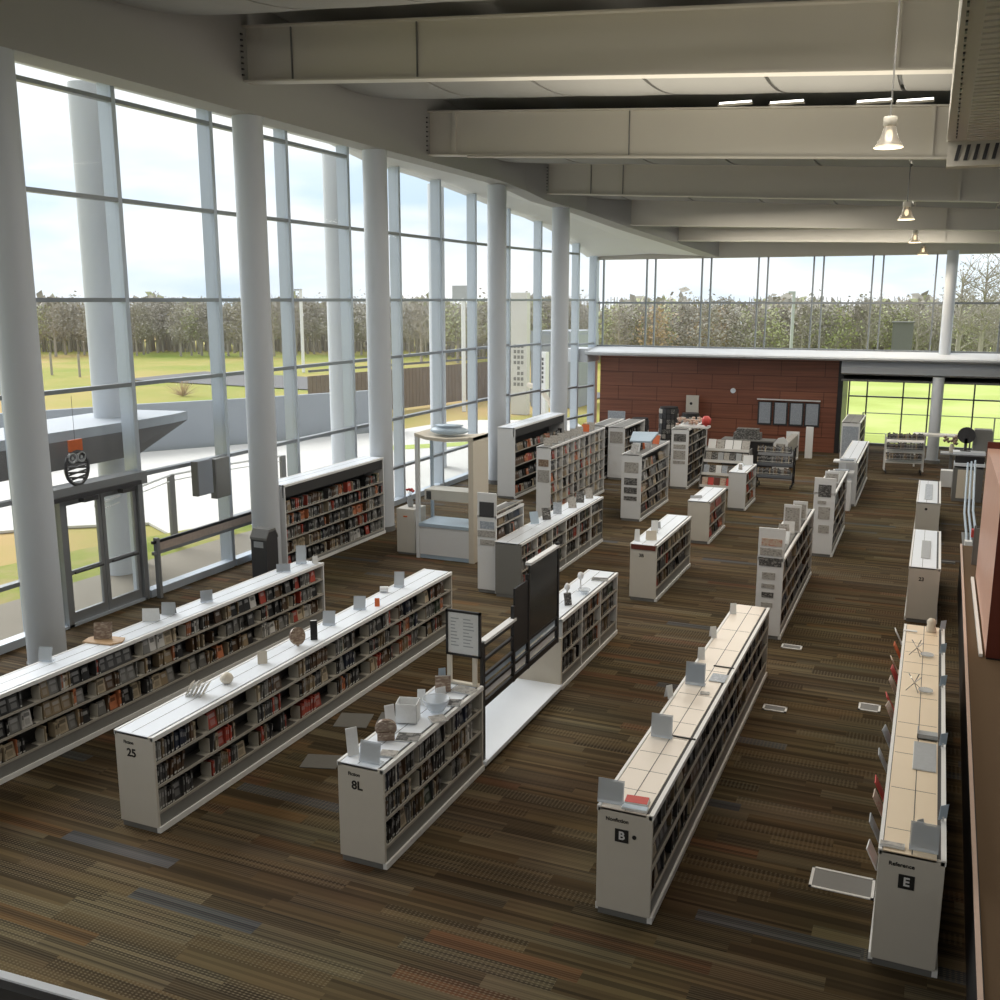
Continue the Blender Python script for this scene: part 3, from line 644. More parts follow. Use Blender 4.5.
bookcase('tall_bookcase', 'tall white disc-rack end panel with a black screen picture', -8.74, -8.3, 18.95, 20.5, 1.7, endh=2.2, topm='base', shelves=T5[:6], where='tall rack with the black screen picture', pal='mixed', fo=.6, displays=[(.12, .88, 1.68, 2.0, 'dark'), (.15, .9, 1.42, 1.58, 'print4'), (.02, .95, 1.24, 1.38, 'print2'), (.15, .9, 1.06, 1.18, 'print2')], endmat='panelw', prio=False, left=False)
bookcase('tall_bookcase', 'tall magazine case with gridded face-out covers behind the low case', -10.15, -9.72, 26.0, 31.0, 2.15, topm='base', shelves=T5[:6], where='tall magazine case', pal='bright', fo=.9, displays=[(.15, .85, 1.6, 1.8, 'print5'), (.1, .9, 1.15, 1.5, 'print2')], endmat='panelw', prio=False, left=False, uprights=True)
for (x0, x1, y, z0, z1, m, lab) in ((-2.62, -2.28, 20.6, 1.55, 2.12, 'panelw', 'white printed divider board rising mid-way on the tall case with red strips'), (-2.6, -2.3, 21.9, 1.55, 1.95, 'print4', 'pale divider board at the far half of the tall case with red strips'), (-2.4, -2.05, 26.5, 1.6, 1.9, 'print1', 'grey printed board standing on the tall case with four photos')):
    t = thing('divider_board', lab, 'board', (x0, y, z0+.004)); obj('board', MB().box(0, x1-x0, 0, .03, 0, z1-z0), M['panelw'], t); obj('printed_sheet', MB().box(.03, x1-x0-.03, -.004, 0, .04, z1-z0-.06), M['print2'], t)
rx = random.Random(9)
for k in range(14):
    y = 18.6+k*.31; b = MB().slab((-.1, 0, 0), (.1, 0, 0), (.1, .07, .24), (-.1, .07, .24), .012)
    if abs(y-20.6) < .12 or abs(y-21.9) < .12: y += .15
    lab = ('dark' if k % 3 else 'pale')+' magazine standing on top of the tall case with red strips'
    tag(obj('magazine', b, M['print2'] if k % 3 else M['paper'], None, (-2.5+rx.uniform(-.06, .06), y, 1.556), rx.uniform(-.5, .8)), lab, 'magazine', lab)
for k in range(9):
    y = 27.3+k*.3; b = MB().slab((-.12, 0, 0), (.12, 0, 0), (.12, .07, .26), (-.12, .07, .26), .012); m = ['print2', 'paper', 'print1', 'orange'][k % 4]
    lab = {'print2': 'dark', 'paper': 'white', 'print1': 'grey', 'orange': 'orange'}[m]+' cover standing on top of the tall disc case'
    tag(obj('magazine', b, M[m], None, (-7.68+rx.uniform(-.08, .08), y, 1.926), rx.uniform(-.5, .8)), lab, 'magazine', lab)
for k in range(8):
    y = 26.3+k*.55; b = MB().slab((-.12, 0, 0), (.12, 0, 0), (.12, .07, .22), (-.12, .07, .22), .012); m = ['print2', 'orange', 'print1'][0 if k != 6 else 1]
    lab = ('orange' if m == 'orange' else 'dark')+' cover standing on top of the tall magazine case'
    tag(obj('magazine', b, M[m], None, (-9.92, y, 2.156), rx.uniform(.2, .9)), lab, 'magazine', lab)
tag(obj('slanted_board', MB().slab((-.3, -.1, 0), (.3, -.1, 0), (.42, .5, .2), (-.3, .4, .2), .05), M['bluecard'], None, (-7.62, 27.75, 2.2), .1), 'pale blue slanted board lying over the covers on the tall disc case', 'board')
t = thing('stepped_display', 'white stepped display stand with papers before the low case', 'display stand', (-2.35, 31.05, 0)); obj('steps', MB().box(-.25, .3, 0, .5, 0, .9).box(-.28, .33, .1, .6, 1.1, 1.15).box(-.28, .33, .3, .7, 1.4, 1.45).box(-.02, .06, .4, .5, .9, 1.45), M['panelw'], t); obj('paper_pile', MB().box(-.2, .2, .15, .35, 1.16, 1.2), M['print4'], t); obj('paper_pile', MB().box(-.1, .3, .35, .6, 1.46, 1.5), M['print4'], t)
# wall cases
bookcase('tall_bookcase', 'tall dark bookcase between two round columns with white cap', -13.95, -13.35, 18.5, 22.98, 2.08, shelves=(.15, .48, .8, 1.12, 1.44), where='tall wall bookcase between columns', pal='mixed', dens=1.0, fo=.1, endmat='panelw', prio=False, single=True, left=False, header='inner', gaps=.02)
bookcase('tall_bookcase', 'tall wall case with blue-white end panel and face-out magazines', -12.55, -11.95, 28.75, 33.35, 2.27, shelves=(.15, .6, 1.05, 1.5), where='tall wall case with blue-white end', pal='bright', dens=.95, fo=.7, endmat='panelw', prio=False, single=True, left=False, header='inner')

# bookends
bm_ = MB().prismx([(0, 0), (0, 0)], 0, 1) if False else None
def bookend_mesh():
    mb = MB(); pr = [(0, 0), (.15, 0), (.17, .05), (.165, .13), (.13, .185), (.07, .2), (0, .2)]
    mb.prismy([(-x, z) for x, z in pr][::-1], 0, .006); mb.box(-.15, 0, -.09, 0, 0, .003)
    return mb.mesh('bookend', [M['bookend']])
BEM = bookend_mesh()
BOOKENDS.sort(key=lambda b: dist(b[0] @ Vector((b[1], b[2], b[3]))))
for Mr, xo, y, z, wh in BOOKENDS[:70]:
    o = link('bookend', BEM); o.matrix_world = Mr @ Matrix.Translation((xo-.02, y, z+.004))
    tag(o, 'pale metal bookend on '+wh[1], 'bookend', 'metal bookends on '+wh[1])

# individual books: the 300 that show largest
def inview(W):
    v = W @ Vector((.5, .5, .5))-Vector((0, 0, H)); c = v.dot(FW)
    if c < 1: return False
    x = 500+F*v.dot(RT)/c; y = 500-F*v.dot(UP)/c; return -5 < x < 1005 and -5 < y < 1005
vis = [b for b in BOOKS if b[0] > 0 and inview(b[1])]
vis.sort(key=lambda b: -b[0]); ind = vis[:286]; ids = set(id(b) for b in ind)
for s, W, c, fo, wh, u in ind:
    o = link('book', book_mesh(c, fo)); o.matrix_world = W
    third = 'near end' if u < .34 else 'middle' if u < .67 else 'far end'
    lab = ('face-out %s book' if fo else 'upright %s book') % c
    lab = '%s, %s of %s' % (lab, third, wh[1])
    tag(o, lab, 'book', lab)

# ------------------------------------------------------------------ things on the tops and floor
def sign_holder(loc, label, w=.2, h=.27, rz=0, tilt=.25, sheet='paper', z=None):
    t = thing('sign_holder', label, 'sign holder', loc, rz)
    b = MB(); b.slab((-w/2, 0, 0), (w/2, 0, 0), (w/2, tilt*h, h), (-w/2, tilt*h, h), .006); b.box(-w/2, w/2, -.0, .1, 0, .005)
    obj('acrylic_stand', b, M['acrylic'], t)
    s = MB(); k = .012; s.slab((-w/2+k, -.003+tilt*h*.12, h*.12), (w/2-k, -.003+tilt*h*.12, h*.12), (w/2-k, tilt*h*.93-.003, h*.93), (-w/2+k, tilt*h*.93-.003, h*.93), .002)
    obj('paper_insert', s, M[sheet], t); return t
def standing_book(loc, label, w=.16, h=.24, rz=0, cover='print5', cat='book', th=.03, tilt=.22, nm='display_book'):
    t = thing(nm, label, cat, loc, rz)
    c = MB(); c.slab((-w/2, 0, 0), (w/2, 0, 0), (w/2, tilt*h, h), (-w/2, tilt*h, h), .006); c.slab((-w/2, th, 0), (w/2, th, 0), (w/2, th+tilt*h, h), (-w/2, th+tilt*h, h), .005)
    c.slab((-w/2-.004, 0, 0), (-w/2, th, 0), (-w/2, th+tilt*h, h), (-w/2-.004, tilt*h, h), .005)
    obj('cover', c, M[cover], t)
    p = MB(); p.add([(-w/2+.004, .006, .005), (w/2-.006, .006, .005), (w/2-.006, th-.002, .005), (-w/2+.004, th-.002, .005), (-w/2+.004, .006+tilt*h*.97, h*.98), (w/2-.006, .006+tilt*h*.97, h*.98), (w/2-.006, th-.002+tilt*h*.97, h*.98), (-w/2+.004, th-.002+tilt*h*.97, h*.98)],
        [(0, 3, 2, 1), (4, 5, 6, 7), (0, 1, 5, 4), (1, 2, 6, 5), (2, 3, 7, 6), (3, 0, 4, 7)]); obj('pages', p, M['paper'], t)
    return t
def flat_sheet(loc, label, w=.25, d=.18, rz=0, m='print2', th=.012, nm='flat_book', cat='book'):
    o = obj(nm, MB().box(-w/2, w/2, -d/2, d/2, 0, th, 0).box(-w/2+.006, w/2-.006, -d/2+.006, d/2-.006, th, th+.004, 1), [M['paper'], M[m]], None, loc, rz)
    return tag(o, label, cat)
def tent_card(loc, label, w=.14, h=.16, rz=0, m='paper', nm='card', cat='card'):
    b = MB(); b.slab((-w/2, -.04, 0), (w/2, -.04, 0), (w/2, 0, h), (-w/2, 0, h), .003); b.slab((-w/2, .04, 0), (-w/2, .0, h), (w/2, .0, h), (w/2, .04, 0), .003)
    return tag(obj(nm, b, M[m], None, loc, rz), label, cat)
def range_tab(loc, label, rz=0, w=.09, h=.13, m='bluecard'):
    t = thing('shelf_tab', label, 'sign', loc, rz)
    obj('clip', MB().box(-.012, .012, -.004, .004, -.04, .05), M['edge'], t)
    obj('tab_card', MB().slab((-w/2, -.02, .03), (w/2, .02, .03), (w/2+.02, .05, .03+h), (-w/2+.02, .01, .03+h), .004), M[m], t); return t
Z = 1.2
Q = 1.206
U1 = [sign_holder((-11.2, 9.72, Q), 'clear slanted sign holder at the foot of the first round column', .2, .2, .3),
 standing_book((-11.12, 10.72, Q+.02), 'cream patterned booklet standing on the wooden tray', .26, .24, .45, 'print5', 'booklet', .02),
 tent_card((-11.13, 11.75, Q), 'white leaning card on the glass-side bookcase, nearer of the pair by the door', .26, .2, .5, 'paper'),
 tent_card((-11.1, 12.12, Q), 'grey leaning card on the glass-side bookcase, farther of the pair by the door', .22, .2, .4, 'greycard'),
 sign_holder((-10.98, 12.9, Q), 'grey-blue boxy holder alone mid-way along the glass-side bookcase', .2, .2, .8, .1, 'greycard'),
 sign_holder((-10.92, 15.0, Q), 'low sign holder with grey photo near the litter bin end', .26, .14, .6, .4, 'print4'),
 sign_holder((-10.95, 15.62, Q), 'tall pale sign holder at the far end of the glass-side bookcase', .2, .36, .5, .12, 'paper'),
 tent_card((-10.72, 15.75, Q), 'small white pointed card beside the tall pale sign holder', .1, .15, .9)]
tray = MB().prism([(-.28, -.14), (.2, -.17), (.3, -.02), (.24, .15), (-.2, .17), (-.3, .05)], 0, .022)
tag(obj('wooden_tray', tray, M['tan'], None, (-11.08, 10.72, Q-.003), .2), 'brown wooden tray with a booklet on the glass-side bookcase', 'tray')
Q2 = 1.226
def fan(loc, label):
    t = thing('booklet_stack', label, 'booklets', loc, .3)
    for k in range(5): obj('booklet', MB().slab((-.1+k*.05, -.07, 0), (-.1+k*.05, .07, 0), (-.02+k*.055, .08, .17), (-.02+k*.055, -.06, .17), .006), M['paper'] if k % 2 else M['cream'], t)
fan((-8.42, 9.55, Q2), 'fan of cream booklets near the 25 end')
shell = MB().lathe([(0, 0), (.05, .0), (.08, .03), (.09, .07), (.07, .11), (.03, .14), (0, .145)], 16)
tag(obj('round_ornament', shell, M['cream'], None, (-8.3, 10.05, Q2), 0, True), 'round cream ornament beside the fan of booklets', 'ornament')
tent_card((-8.32, 10.85, Q2), 'cream folded card between the round ornament and the swirl book', .13, .17, .6, 'cream')
tag(obj('round_picture', MB().tube((0, 0, .14), (.03, .02, .15), .13, n=28).box(-.03, .04, -.01, .03, 0, .05), M['print5'], None, (-8.3, 11.65, Q2), -.9), 'round swirl-patterned disc standing beside the black book', 'picture')
standing_book((-8.2, 11.95, Q2), 'black upright book beside the round swirl-patterned disc', .1, .28, .6, 'black', 'book', .06)
sign_holder((-8.38, 12.62, Q2), 'clear sign holder halfway along the case marked 25', .2, .22, .35)
sign_holder((-8.36, 13.5, Q2), 'clear sign holder beside the small red card', .2, .22, .35, .25)
tent_card((-8.2, 13.8, Q2), 'small red card beside a clear sign holder', .08, .13, .5, 'orange')
rl = MB().tube((-.07, 0, .05), (.07, 0, .05), .05, n=20); tag(obj('paper_roll', rl, M['paper'], None, (-8.5, 14.55, Q2), .4), 'short white paper roll before the last clear sign holder', 'roll')
sign_holder((-8.4, 14.9, Q2), 'last clear sign holder towards the far end of the case marked 25', .18, .27, .35)
# 8L top
Q = 1.206
standing_book((-5.64, 8.9, Q), 'tall white booklet standing at the left corner of the 8L case', .13, .3, .9, 'paper', 'booklet', .015, nm='display_booklet')
sign_holder((-5.38, 8.8, Q), 'clear rounded sign holder at the front of the 8L case', .26, .24, 0, .2)
flat_sheet((-5.3, 9.08, Q), 'dark photo book lying behind the front sign holder', .2, .16, .2, 'print2')
tag(obj('round_picture', MB().box(-.1, .1, -.01, .02, 0, .1).tube((0, -.01, .15), (0, .02, .16), .125, n=28), M['print5'], None, (-5.5, 9.38, Q), .5), 'grey round-topped photo card standing on the 8L case', 'picture')
standing_book((-5.6, 9.68, Q), 'white upright card behind the round-topped photo card', .12, .28, .9, 'white', 'card', .01, nm='display_card')
flat_sheet((-5.3, 9.55, Q), 'black and white patterned booklet lying open on the 8L case', .28, .22, .3, 'print1', .01)
bx = MB().box(-.13, .13, -.12, .12, 0, .008).box(-.13, .13, -.12, -.112, 0, .24).box(-.13, -.122, -.12, .12, 0, .24).box(.122, .13, -.12, .12, 0, .24).box(-.13, .13, .112, .12, 0, .24)
tag(obj('white_box', bx, M['paper'], None, (-5.55, 10.0, Q), .3), 'open white box beside the clear round dish', 'box')
dish = MB().lathe([(0, 0.002), (.06, .002), (.1, .01), (.16, .12), (.17, .16), (.16, .16), (.09, .02), (0, .012)], 28)
tag(obj('clear_dish', dish, M['acrylic'], None, (-5.36, 10.38, Q), 0, True), 'large clear round dish on the 8L case', 'dish')
flat_sheet((-5.22, 10.15, Q), 'dark oval photo card lying at the edge of the 8L case', .2, .2, .8, 'print2')
flat_sheet((-5.28, 10.66, Q), 'grey patterned booklet lying beyond the clear dish', .24, .2, .3, 'print1', .015)
tent_card((-5.62, 10.48, Q), 'small white card behind the clear round dish', .1, .2, .4)
tent_card((-5.45, 10.68, Q), 'white folded card in the middle of the far half of the 8L case', .13, .18, .9)
standing_book((-5.55, 10.95, Q), 'cream photo book leaning near the framed notice', .2, .2, .5, 'print5')
tent_card((-5.64, 11.1, Q), 'blue-white tall card by the leg of the framed notice', .09, .26, .7, 'bluecard')
flat_sheet((-5.32, 11.1, Q), 'black photo magazine lying below the framed notice', .3, .2, -.1, 'print2')
# framed notice
t = thing('framed_notice', 'framed notice on two pale legs standing on the 8L case', 'sign', (-5.45, 11.28, Q))
obj('leg', MB().box(-.2, -.14, -.01, .03, 0, .44), M['cream'], t); obj('leg', MB().box(.17, .23, -.01, .03, 0, .44), M['cream'], t)
obj('foot', MB().box(-.2, .25, -.02, .045, 0, .03), M['cream'], t)
fr = MB(); x0, x1, z0, z1 = -.21, .29, .4, 1.02
fr.box(x0, x1, -.02, .02, z0, z0+.03).box(x0, x1, -.02, .02, z1-.03, z1).box(x0, x0+.03, -.02, .02, z0, z1).box(x1-.03, x1, -.02, .02, z0, z1); obj('frame', fr, M['black'], t)
obj('notice_sheet', MB().box(x0+.03, x1-.03, -.008, .008, z0+.03, z1-.03), M['paper'], t)
lines = MB()
for k in range(9):
    zz = z1-.12-k*.046
    for x, w in ((-.14, random.uniform(.05, .12)), (.04, random.uniform(.06, .16))): lines.box(x, x+w, -.0105, -.009, zz, zz+.014)
obj('printed_lines', lines, M['greycard'], t)
# top of the farther low case
tag(obj('display_stand', MB().lathe([(.05, 0), (.02, .03), (.015, .2), (.045, .24), (.05, .28), (.02, .33), (0, .34)], 16), M['white'], None, (-5.4, 15.3, Q), 0, True), 'white knobbed stand nearest the dark screens', 'stand')
t = standing_book((-5.32, 15.15, Q), 'small grey book leaning beside the white knobbed stand', .12, .2, .8, 'print1')
hp = MB().tube((0, 0, 0), (0, 0, .22), .015, n=8).lathe([(0, .2), (.04, .22), (.055, .27), (.04, .32), (0, .34)], 16).box(-.06, .06, -.05, .05, 0, .01)
tag(obj('display_stand', hp, M['white'], None, (-5.42, 16.05, Q), 0, True), 'white looped stand in the middle of the case beyond the partition', 'stand')
flat_sheet((-5.32, 16.85, Q), 'patterned magazine lying at the far end of the case beyond the partition', .3, .2, .2, 'print1')
tag(obj('glass_bowl', MB().lathe([(0, .002), (.05, .004), (.1, .06), (.11, .08), (.1, .08), (.04, .012), (0, .01)], 20), M['acrylic'], None, (-5.3, 15.9, Q), 0, True), 'small clear bowl beside the looped stand', 'bowl')
# cream topped case
sign_holder((-2.68, 8.99, Q), 'clear sign holder overhanging the left front corner of the cream-topped case', .27, .25, .05, .15)
flat_sheet((-2.44, 9.12, Q), 'red book lying at the front of the cream-topped case', .24, .16, .1, 'red', .03)
flat_sheet((-2.42, 8.98, Q), 'pale blue glossy booklet lying in front of the red book', .26, .09, .05, 'bluecard', .02)
sign_holder((-2.6, 10.72, Q), 'grey sign holder one third along the cream-topped case', .25, .28, .05, .12)
sign_holder((-2.6, 12.48, Q), 'large blue-grey double sign holder on the cream-topped case', .26, .31, .05, .1, 'bluecard')
for y, lab in ((10.82, 'thin dark slot bar beside the grey sign holder'), (13.3, 'thin dark slot bar beyond the blue-grey sign holder')):
    tag(obj('slot_bar', MB().box(-.14, .14, -.012, .012, 0, .012), M['ink'], None, (-2.36 if y < 12 else -2.38, y, Q-.004)), lab, 'bar')
for (x, y, lab, r_) in ((-2.83, 12.0, 'small white card clipped to the left edge of the cream-topped case', .9), (-2.78, 14.5, 'white diamond card on the far left edge of the cream-topped case', .6), (-2.74, 13.5, 'white pointed card before the diamond card on the cream-topped case', .4), (-2.72, 15.8, 'tiny white card at the far end of the cream-topped case', .4)):
    o = tent_card((x, y, Q), lab, .09, .17, r_)
    if x < -2.8: o.location.z = Q-.03
flat_sheet((-2.36, 12.85, Q), 'white printed leaflet on the right of the cream worktop', .22, .3, 0, 'print4', .006, 'leaflet', 'leaflet')
flat_sheet((-2.42, 12.25, Q), 'small black printed card lying on the cream worktop', .12, .08, .1, 'print2', .01, 'leaflet', 'leaflet')
# tan topped case
sign_holder((.24, 9.27, Q), 'rounded grey sign holder on the front right of the tan-topped case', .25, .27, 0, .15, 'paper')
flat_sheet((-.03, 9.27, Q), 'dark framed label lying at the front left of the tan-topped case', .22, .08, 0, 'print2', .02, 'label_plate', 'label')
flat_sheet((.22, 11.4, Q), 'grey rectangular sheet lying on the tan worktop', .24, .75, 0, 'greycard', .006, 'leaflet', 'sheet')
tag(obj('paper_tray', MB().box(-.11, .11, -.12, .12, 0, .01).box(-.11, .11, -.12, -.11, 0, .06).box(-.11, -.1, -.12, .12, 0, .06), M['greycard'], None, (.24, 12.0, Q)), 'shallow grey tray behind the grey rectangular sheet', 'tray')
for (y, lab) in ((9.95, 'pale blue shelf tab nearest the front of the tan-topped case'), (11.75, 'pale blue shelf tab beside the grey tray'), (13.7, 'pale blue shelf tab beside the nearer wire stand'), (15.05, 'pale blue shelf tab beside the farther wire stand'), (16.2, 'pale blue shelf tab at the far end of the tan-topped case')):
    range_tab((.4, y, 1.2), lab, .3)
tent_card((.2, 9.7, Q), 'small grey pointed card behind the rounded sign holder', .07, .1, .8, 'greycard')
def wire_stand(loc, label):
    t = thing('wire_stand', label, 'wire stand', loc)
    a = MB()
    for k in range(4):
        q = k*PI/2+.5; a.tube((0, 0, .1), (.11*math.cos(q), .11*math.sin(q), 0), .006, n=6); a.tube((0, 0, .1), (.09*math.cos(q+.5), .09*math.sin(q+.5), .2), .006, n=6)
    obj('wire_legs', a, M['chrome'], t); obj('clear_plate', MB().tube((.14, 0, .02), (.14, .0, .03), .09, n=20), M['acrylic'], t)
wire_stand((.06, 13.45, Q), 'clear wire stand on the tan worktop, nearer of two')
wire_stand((.06, 14.9, Q), 'clear wire stand on the tan worktop, farther of two')
tag(obj('round_ornament', MB().lathe([(.07, 0), (.075, .04), (.06, .1), (.07, .16), (.04, .2), (0, .21)], 18), M['cream'], None, (.24, 16.1, Q), 0, True), 'cream ornament at the far end of the tan worktop', 'ornament')
flat_sheet((-.05, 16.0, Q), 'faint white leaflet at the far left of the tan worktop', .2, .08, 0, 'paper', .004, 'leaflet', 'leaflet')
rq = random.Random(3)
for k, (y, z, m) in enumerate(((9.45, .82, 'paper'), (9.75, .95, 'greycard'), (10.3, .95, 'print3'), (10.75, .9, 'red'), (11.3, .98, 'greycard'), (12.0, .98, 'greycard'), (12.75, 1.0, 'print3'), (13.2, .95, 'red'), (13.7, 1.0, 'print3'), (14.2, .98, 'red'), (14.7, .95, 'print3'), (15.2, 1.0, 'orange'), (15.9, 1.0, 'paper'))):
    b = MB().slab((0, 0, 0), (0, .2, 0), (-.1, .2, .2), (-.1, 0, .2), .012).box(-.004, .08, .02, .18, -.01, .0)
    lab = ('pale' if m in ('paper', 'greycard') else 'reddish')+' face-out booklet on the left side of the boxed E case, '+('near' if y < 12.5 else 'far')+' half'
    tag(obj('booklet', b, M[m], None, (-.16, y, z), rq.uniform(-.15, .15)), lab, 'booklet', lab)
for k, (y, z) in enumerate(((9.2, .95), (9.3, .62), (9.5, .78))):
    tag(obj('booklet', MB().slab((0, 0, 0), (0, .2, 0), (-.07, .2, .2), (-.07, 0, .2), .012).box(-.004, .08, .02, .18, -.01, .0), M['paper'], None, (-2.8, y, z)), 'white booklet sticking out of the left side of the boxed B case', 'booklet', 'white booklets on the left of the boxed B case')
# low cases further back
tag(obj('strip_sign', MB().box(-.26, .26, -.012, 0, 0, .1), M['woodd'], None, (-5.29, 19.69, 1.11)), 'dark red strip sign fixed above the end of a low bookcase', 'sign')
for (x, y, w, h, m, lab) in ((-5.5, 19.95, .1, .25, 'paper', 'white card at the near left corner of the red-strip case'), (-5.25, 20.15, .22, .2, 'cream', 'cream booklets standing near the red strip sign'), (-5.35, 20.8, .14, .28, 'paper', 'tall white card behind the cream booklets'), (-5.45, 21.3, .2, .14, 'greycard', 'grey card lying halfway along the red-strip case'),
      (-5.5, 25.6, .3, .06, 'greycard', 'grey tray on the disc bookcase'), (-5.2, 30.3, .1, .16, 'print2', 'small dark ornament on the small white bookcase'), (-5.15, 31.3, .3, .3, 'paper', 'spiky white papers on the small white bookcase')):
    zt = 1.226 if y < 23 else 1.126 if y < 28 else 1.166
    tent_card((x, y, zt), lab, w, h, .5, m)
for (x, y, m, lab) in ((-8.1, 20.7, 'bluecard', 'pale blue board leaning at the near end of the patterned-top case'), (-8.0, 21.2, 'print1', 'black and white magazine standing second on the patterned-top case'), (-8.0, 21.9, 'print4', 'pale magazine standing mid-way on the patterned-top case'), (-7.9, 22.7, 'print2', 'dark magazine standing on the far half of the patterned-top case'), (-7.95, 23.4, 'print1', 'grey magazine standing second last on the patterned-top case'), (-7.9, 24.0, 'print2', 'dark magazine at the far end of the patterned-top case')):
    standing_book((x, y, 1.206), lab, .2, .26, random.uniform(.2, .8), m, 'magazine', .01, .4, 'magazine')
flat_sheet((.1, 22.0, 1.126), 'grey sheet lying on the white top marked 23', .18, 1.6, 0, 'greycard', .006, 'leaflet', 'sheet')
flat_sheet((.08, 29.6, 1.006), 'pale patterned sheet lying on the top with the black dot end', .2, 2.4, 0, 'print4', .006, 'leaflet', 'sheet')
flat_sheet((-2.25, 32.2, 1.356), 'black lettered tray on the stepped display case', .4, .5, 0, 'print2', .03, 'tray', 'tray')

# slatted partition with dark screens above the white bench
t = thing('slatted_screen', 'black slatted screen with dark screens beside the white bench', 'partition', (-5.2, 11.4, 0))
for y in (.02, 1.06, 1.62, 2.86):
    zt = 1.78 if y < 1 else 1.98 if y < 1.1 else 2.3 if y < 2 else 2.5
    obj('post', MB().box(-.025, .025, y-.03, y+.03, .0 if y in (.02,) else .86, zt), M['black'], t)
rails = MB()
for z in (.9, 1.12, 1.3, 1.52, 1.72):
    obj('rail', MB().box(-.02, .02, 0, 2.9 if z < 1.4 else 1.1, z-.035 if z < 1 else z-.02, z+.05 if z < 1 else z+.02), M['black'], t)
obj('slat', MB().box(-.03, -.015, .05, 2.8, 1.18, 1.27), M['bluecard'], t); obj('slat', MB().box(-.03, -.015, .05, 2.8, .98, 1.08), M['white'], t)
obj('slat', MB().box(-.06, .04, .02, 1.1, 1.76, 1.80), M['white'], t)
obj('dark_screen', MB().box(-.015, .015, 1.1, 1.58, 1.3, 2.22), M['black'], t); obj('dark_screen', MB().box(-.015, .015, 1.66, 2.82, 1.32, 2.42), M['screen'], t)
obj('screen_cap', MB().box(-.06, .03, 1.66, 2.86, 2.42, 2.46), M['white'], t)
b = thing('bench_platform', 'low glossy white bench between two low bookcases', 'bench', (-5.75, 11.37, 0))
obj('platform', MB().box(-.25, .62, 0, 3.0, 0.06, .12), M['top'], b); obj('base', MB().box(-.22, .58, 0, 3.0, 0, .06), M['plinth'], b)
obj('end_board', MB().box(-.25, .6, 2.97, 3.02, .12, .9), M['cream'], b)

# glass booth by column
t = thing('glass_booth', 'tall white framed glass display booth in front of the round column', 'display booth', (-11.35, 21.05, 0))
W_, D_ = 1.42, .85
obj('front_panel', MB().box(.08, W_-.0, 0, .04, .1, .82), M['panelw'], t)
obj('plinth', MB().box(.02, W_+.12, .02, D_, 0, .1), M['bluecard'], t)
for x0, x1, y0, y1, nm, mm in ((0, .09, -.02, .08, 'post', 'panelw'), (W_, W_+.13, -.02, D_, 'side_panel', 'cream'), (0, .06, D_-.08, D_, 'post', 'bluecard')):
    obj(nm, MB().box(x0, x1, y0, y1, 0, 3.05), M[mm], t)
obj('ledge', MB().box(.08, W_, -.03, D_, .8, .88), M['bluecard'], t)
obj('shelf', MB().box(.08, W_, .3, D_, 1.4, 1.66), M['panel'], t)
tp = MB(); pr = [(0, 3.0), (.3, 2.93), (.8, 2.9), (W_+.13, 2.96), (W_+.13, 3.04), (.8, 2.98), (.3, 3.0), (0, 3.08)]
tp.prismy(pr, -.03, D_); obj('curved_top', tp, M['cream'], t)
obj('glass', MB().add([(.09, .02, .88), (W_, .02, .88), (W_, .02, 2.92), (.09, .02, 2.92)], [(0, 1, 2, 3)]), M['glass'], t)
obj('slot', MB().box(.14, .26, .28, .3, 1.42, 1.62), M['black'], t)
bag = MB(); bag.X = Matrix.Translation((.7, .45, 3.06)) @ Matrix.Diagonal((.5, .33, .16, 1)); bag.lathe([(0, -.3), (.8, -.3), (1, 0), (.9, .4), (.6, .7), (.75, .9), (.3, 1), (0, .8)], 18)
tag(obj('plastic_bundle', bag, M['bluecard'], None, (-11.35, 21.05, .04), 0, True), 'crumpled pale blue bundle lying on top of the glass booth', 'bundle')
t = thing('white_cabinet', 'narrow white cabinet standing left of the glass booth', 'cabinet', (-11.98, 21.2, 0))
obj('body', MB().box(0, .5, 0, .6, .05, 1.15), M['panel'], t); obj('plinth', MB().box(.02, .48, .02, .58, 0, .05), M['plinth'], t); obj('handle', MB().box(.2, .3, -.02, 0, .95, .98), M['orange'], t)
vs_ = MB().lathe([(0, 0), (.06, 0), (.08, .1), (.05, .22), (.06, .26)], 16); v = thing('potted_flower', 'red flower pot on the narrow white cabinet', 'potted flower', (-11.75, 21.5, 1.16))
obj('pot', vs_, M['greycard'], v, smooth=True)
fl = MB()
for k in range(7): a = k*2.4; fl.tube((0, 0, .24), (.07*math.cos(a), .07*math.sin(a), .36+.03*(k % 3)), .004, n=5)
obj('stems', fl, M['dark'], v); fh = MB()
for k in range(7): a = k*2.4; fh.X = Matrix.Translation((.08*math.cos(a), .08*math.sin(a), .38+.03*(k % 3))); fh.lathe([(0, -.03), (.04, 0), (.03, .03), (0, .035)], 8)
fh.X = None; obj('petals', fh, M['red'], v, smooth=True)

# litter bin
bn = onx(266, 540, -12.95); t = thing('litter_bin', 'tall dark grey slanted-top litter bin beside the round column', 'bin', (-12.95, 17.15, 0))
t.scale = (1, 1, 1.28)
obj('body', MB().prismx([(-.2, .02), (.2, .02), (.2, .95), (.12, 1.05), (-.1, 1.05), (-.2, .95)], -.2, .2), M['dark'], t)
obj('lid', MB().prismx([(-.21, .93), (-.1, 1.06), (.12, 1.06), (.21, .93), (.21, .97), (.12, 1.1), (-.1, 1.1), (-.21, .97)], -.21, .21), M['plinth'], t)
obj('opening', MB().box(-.12, .12, -.206, -.19, .8, .9), M['greycard'], t)
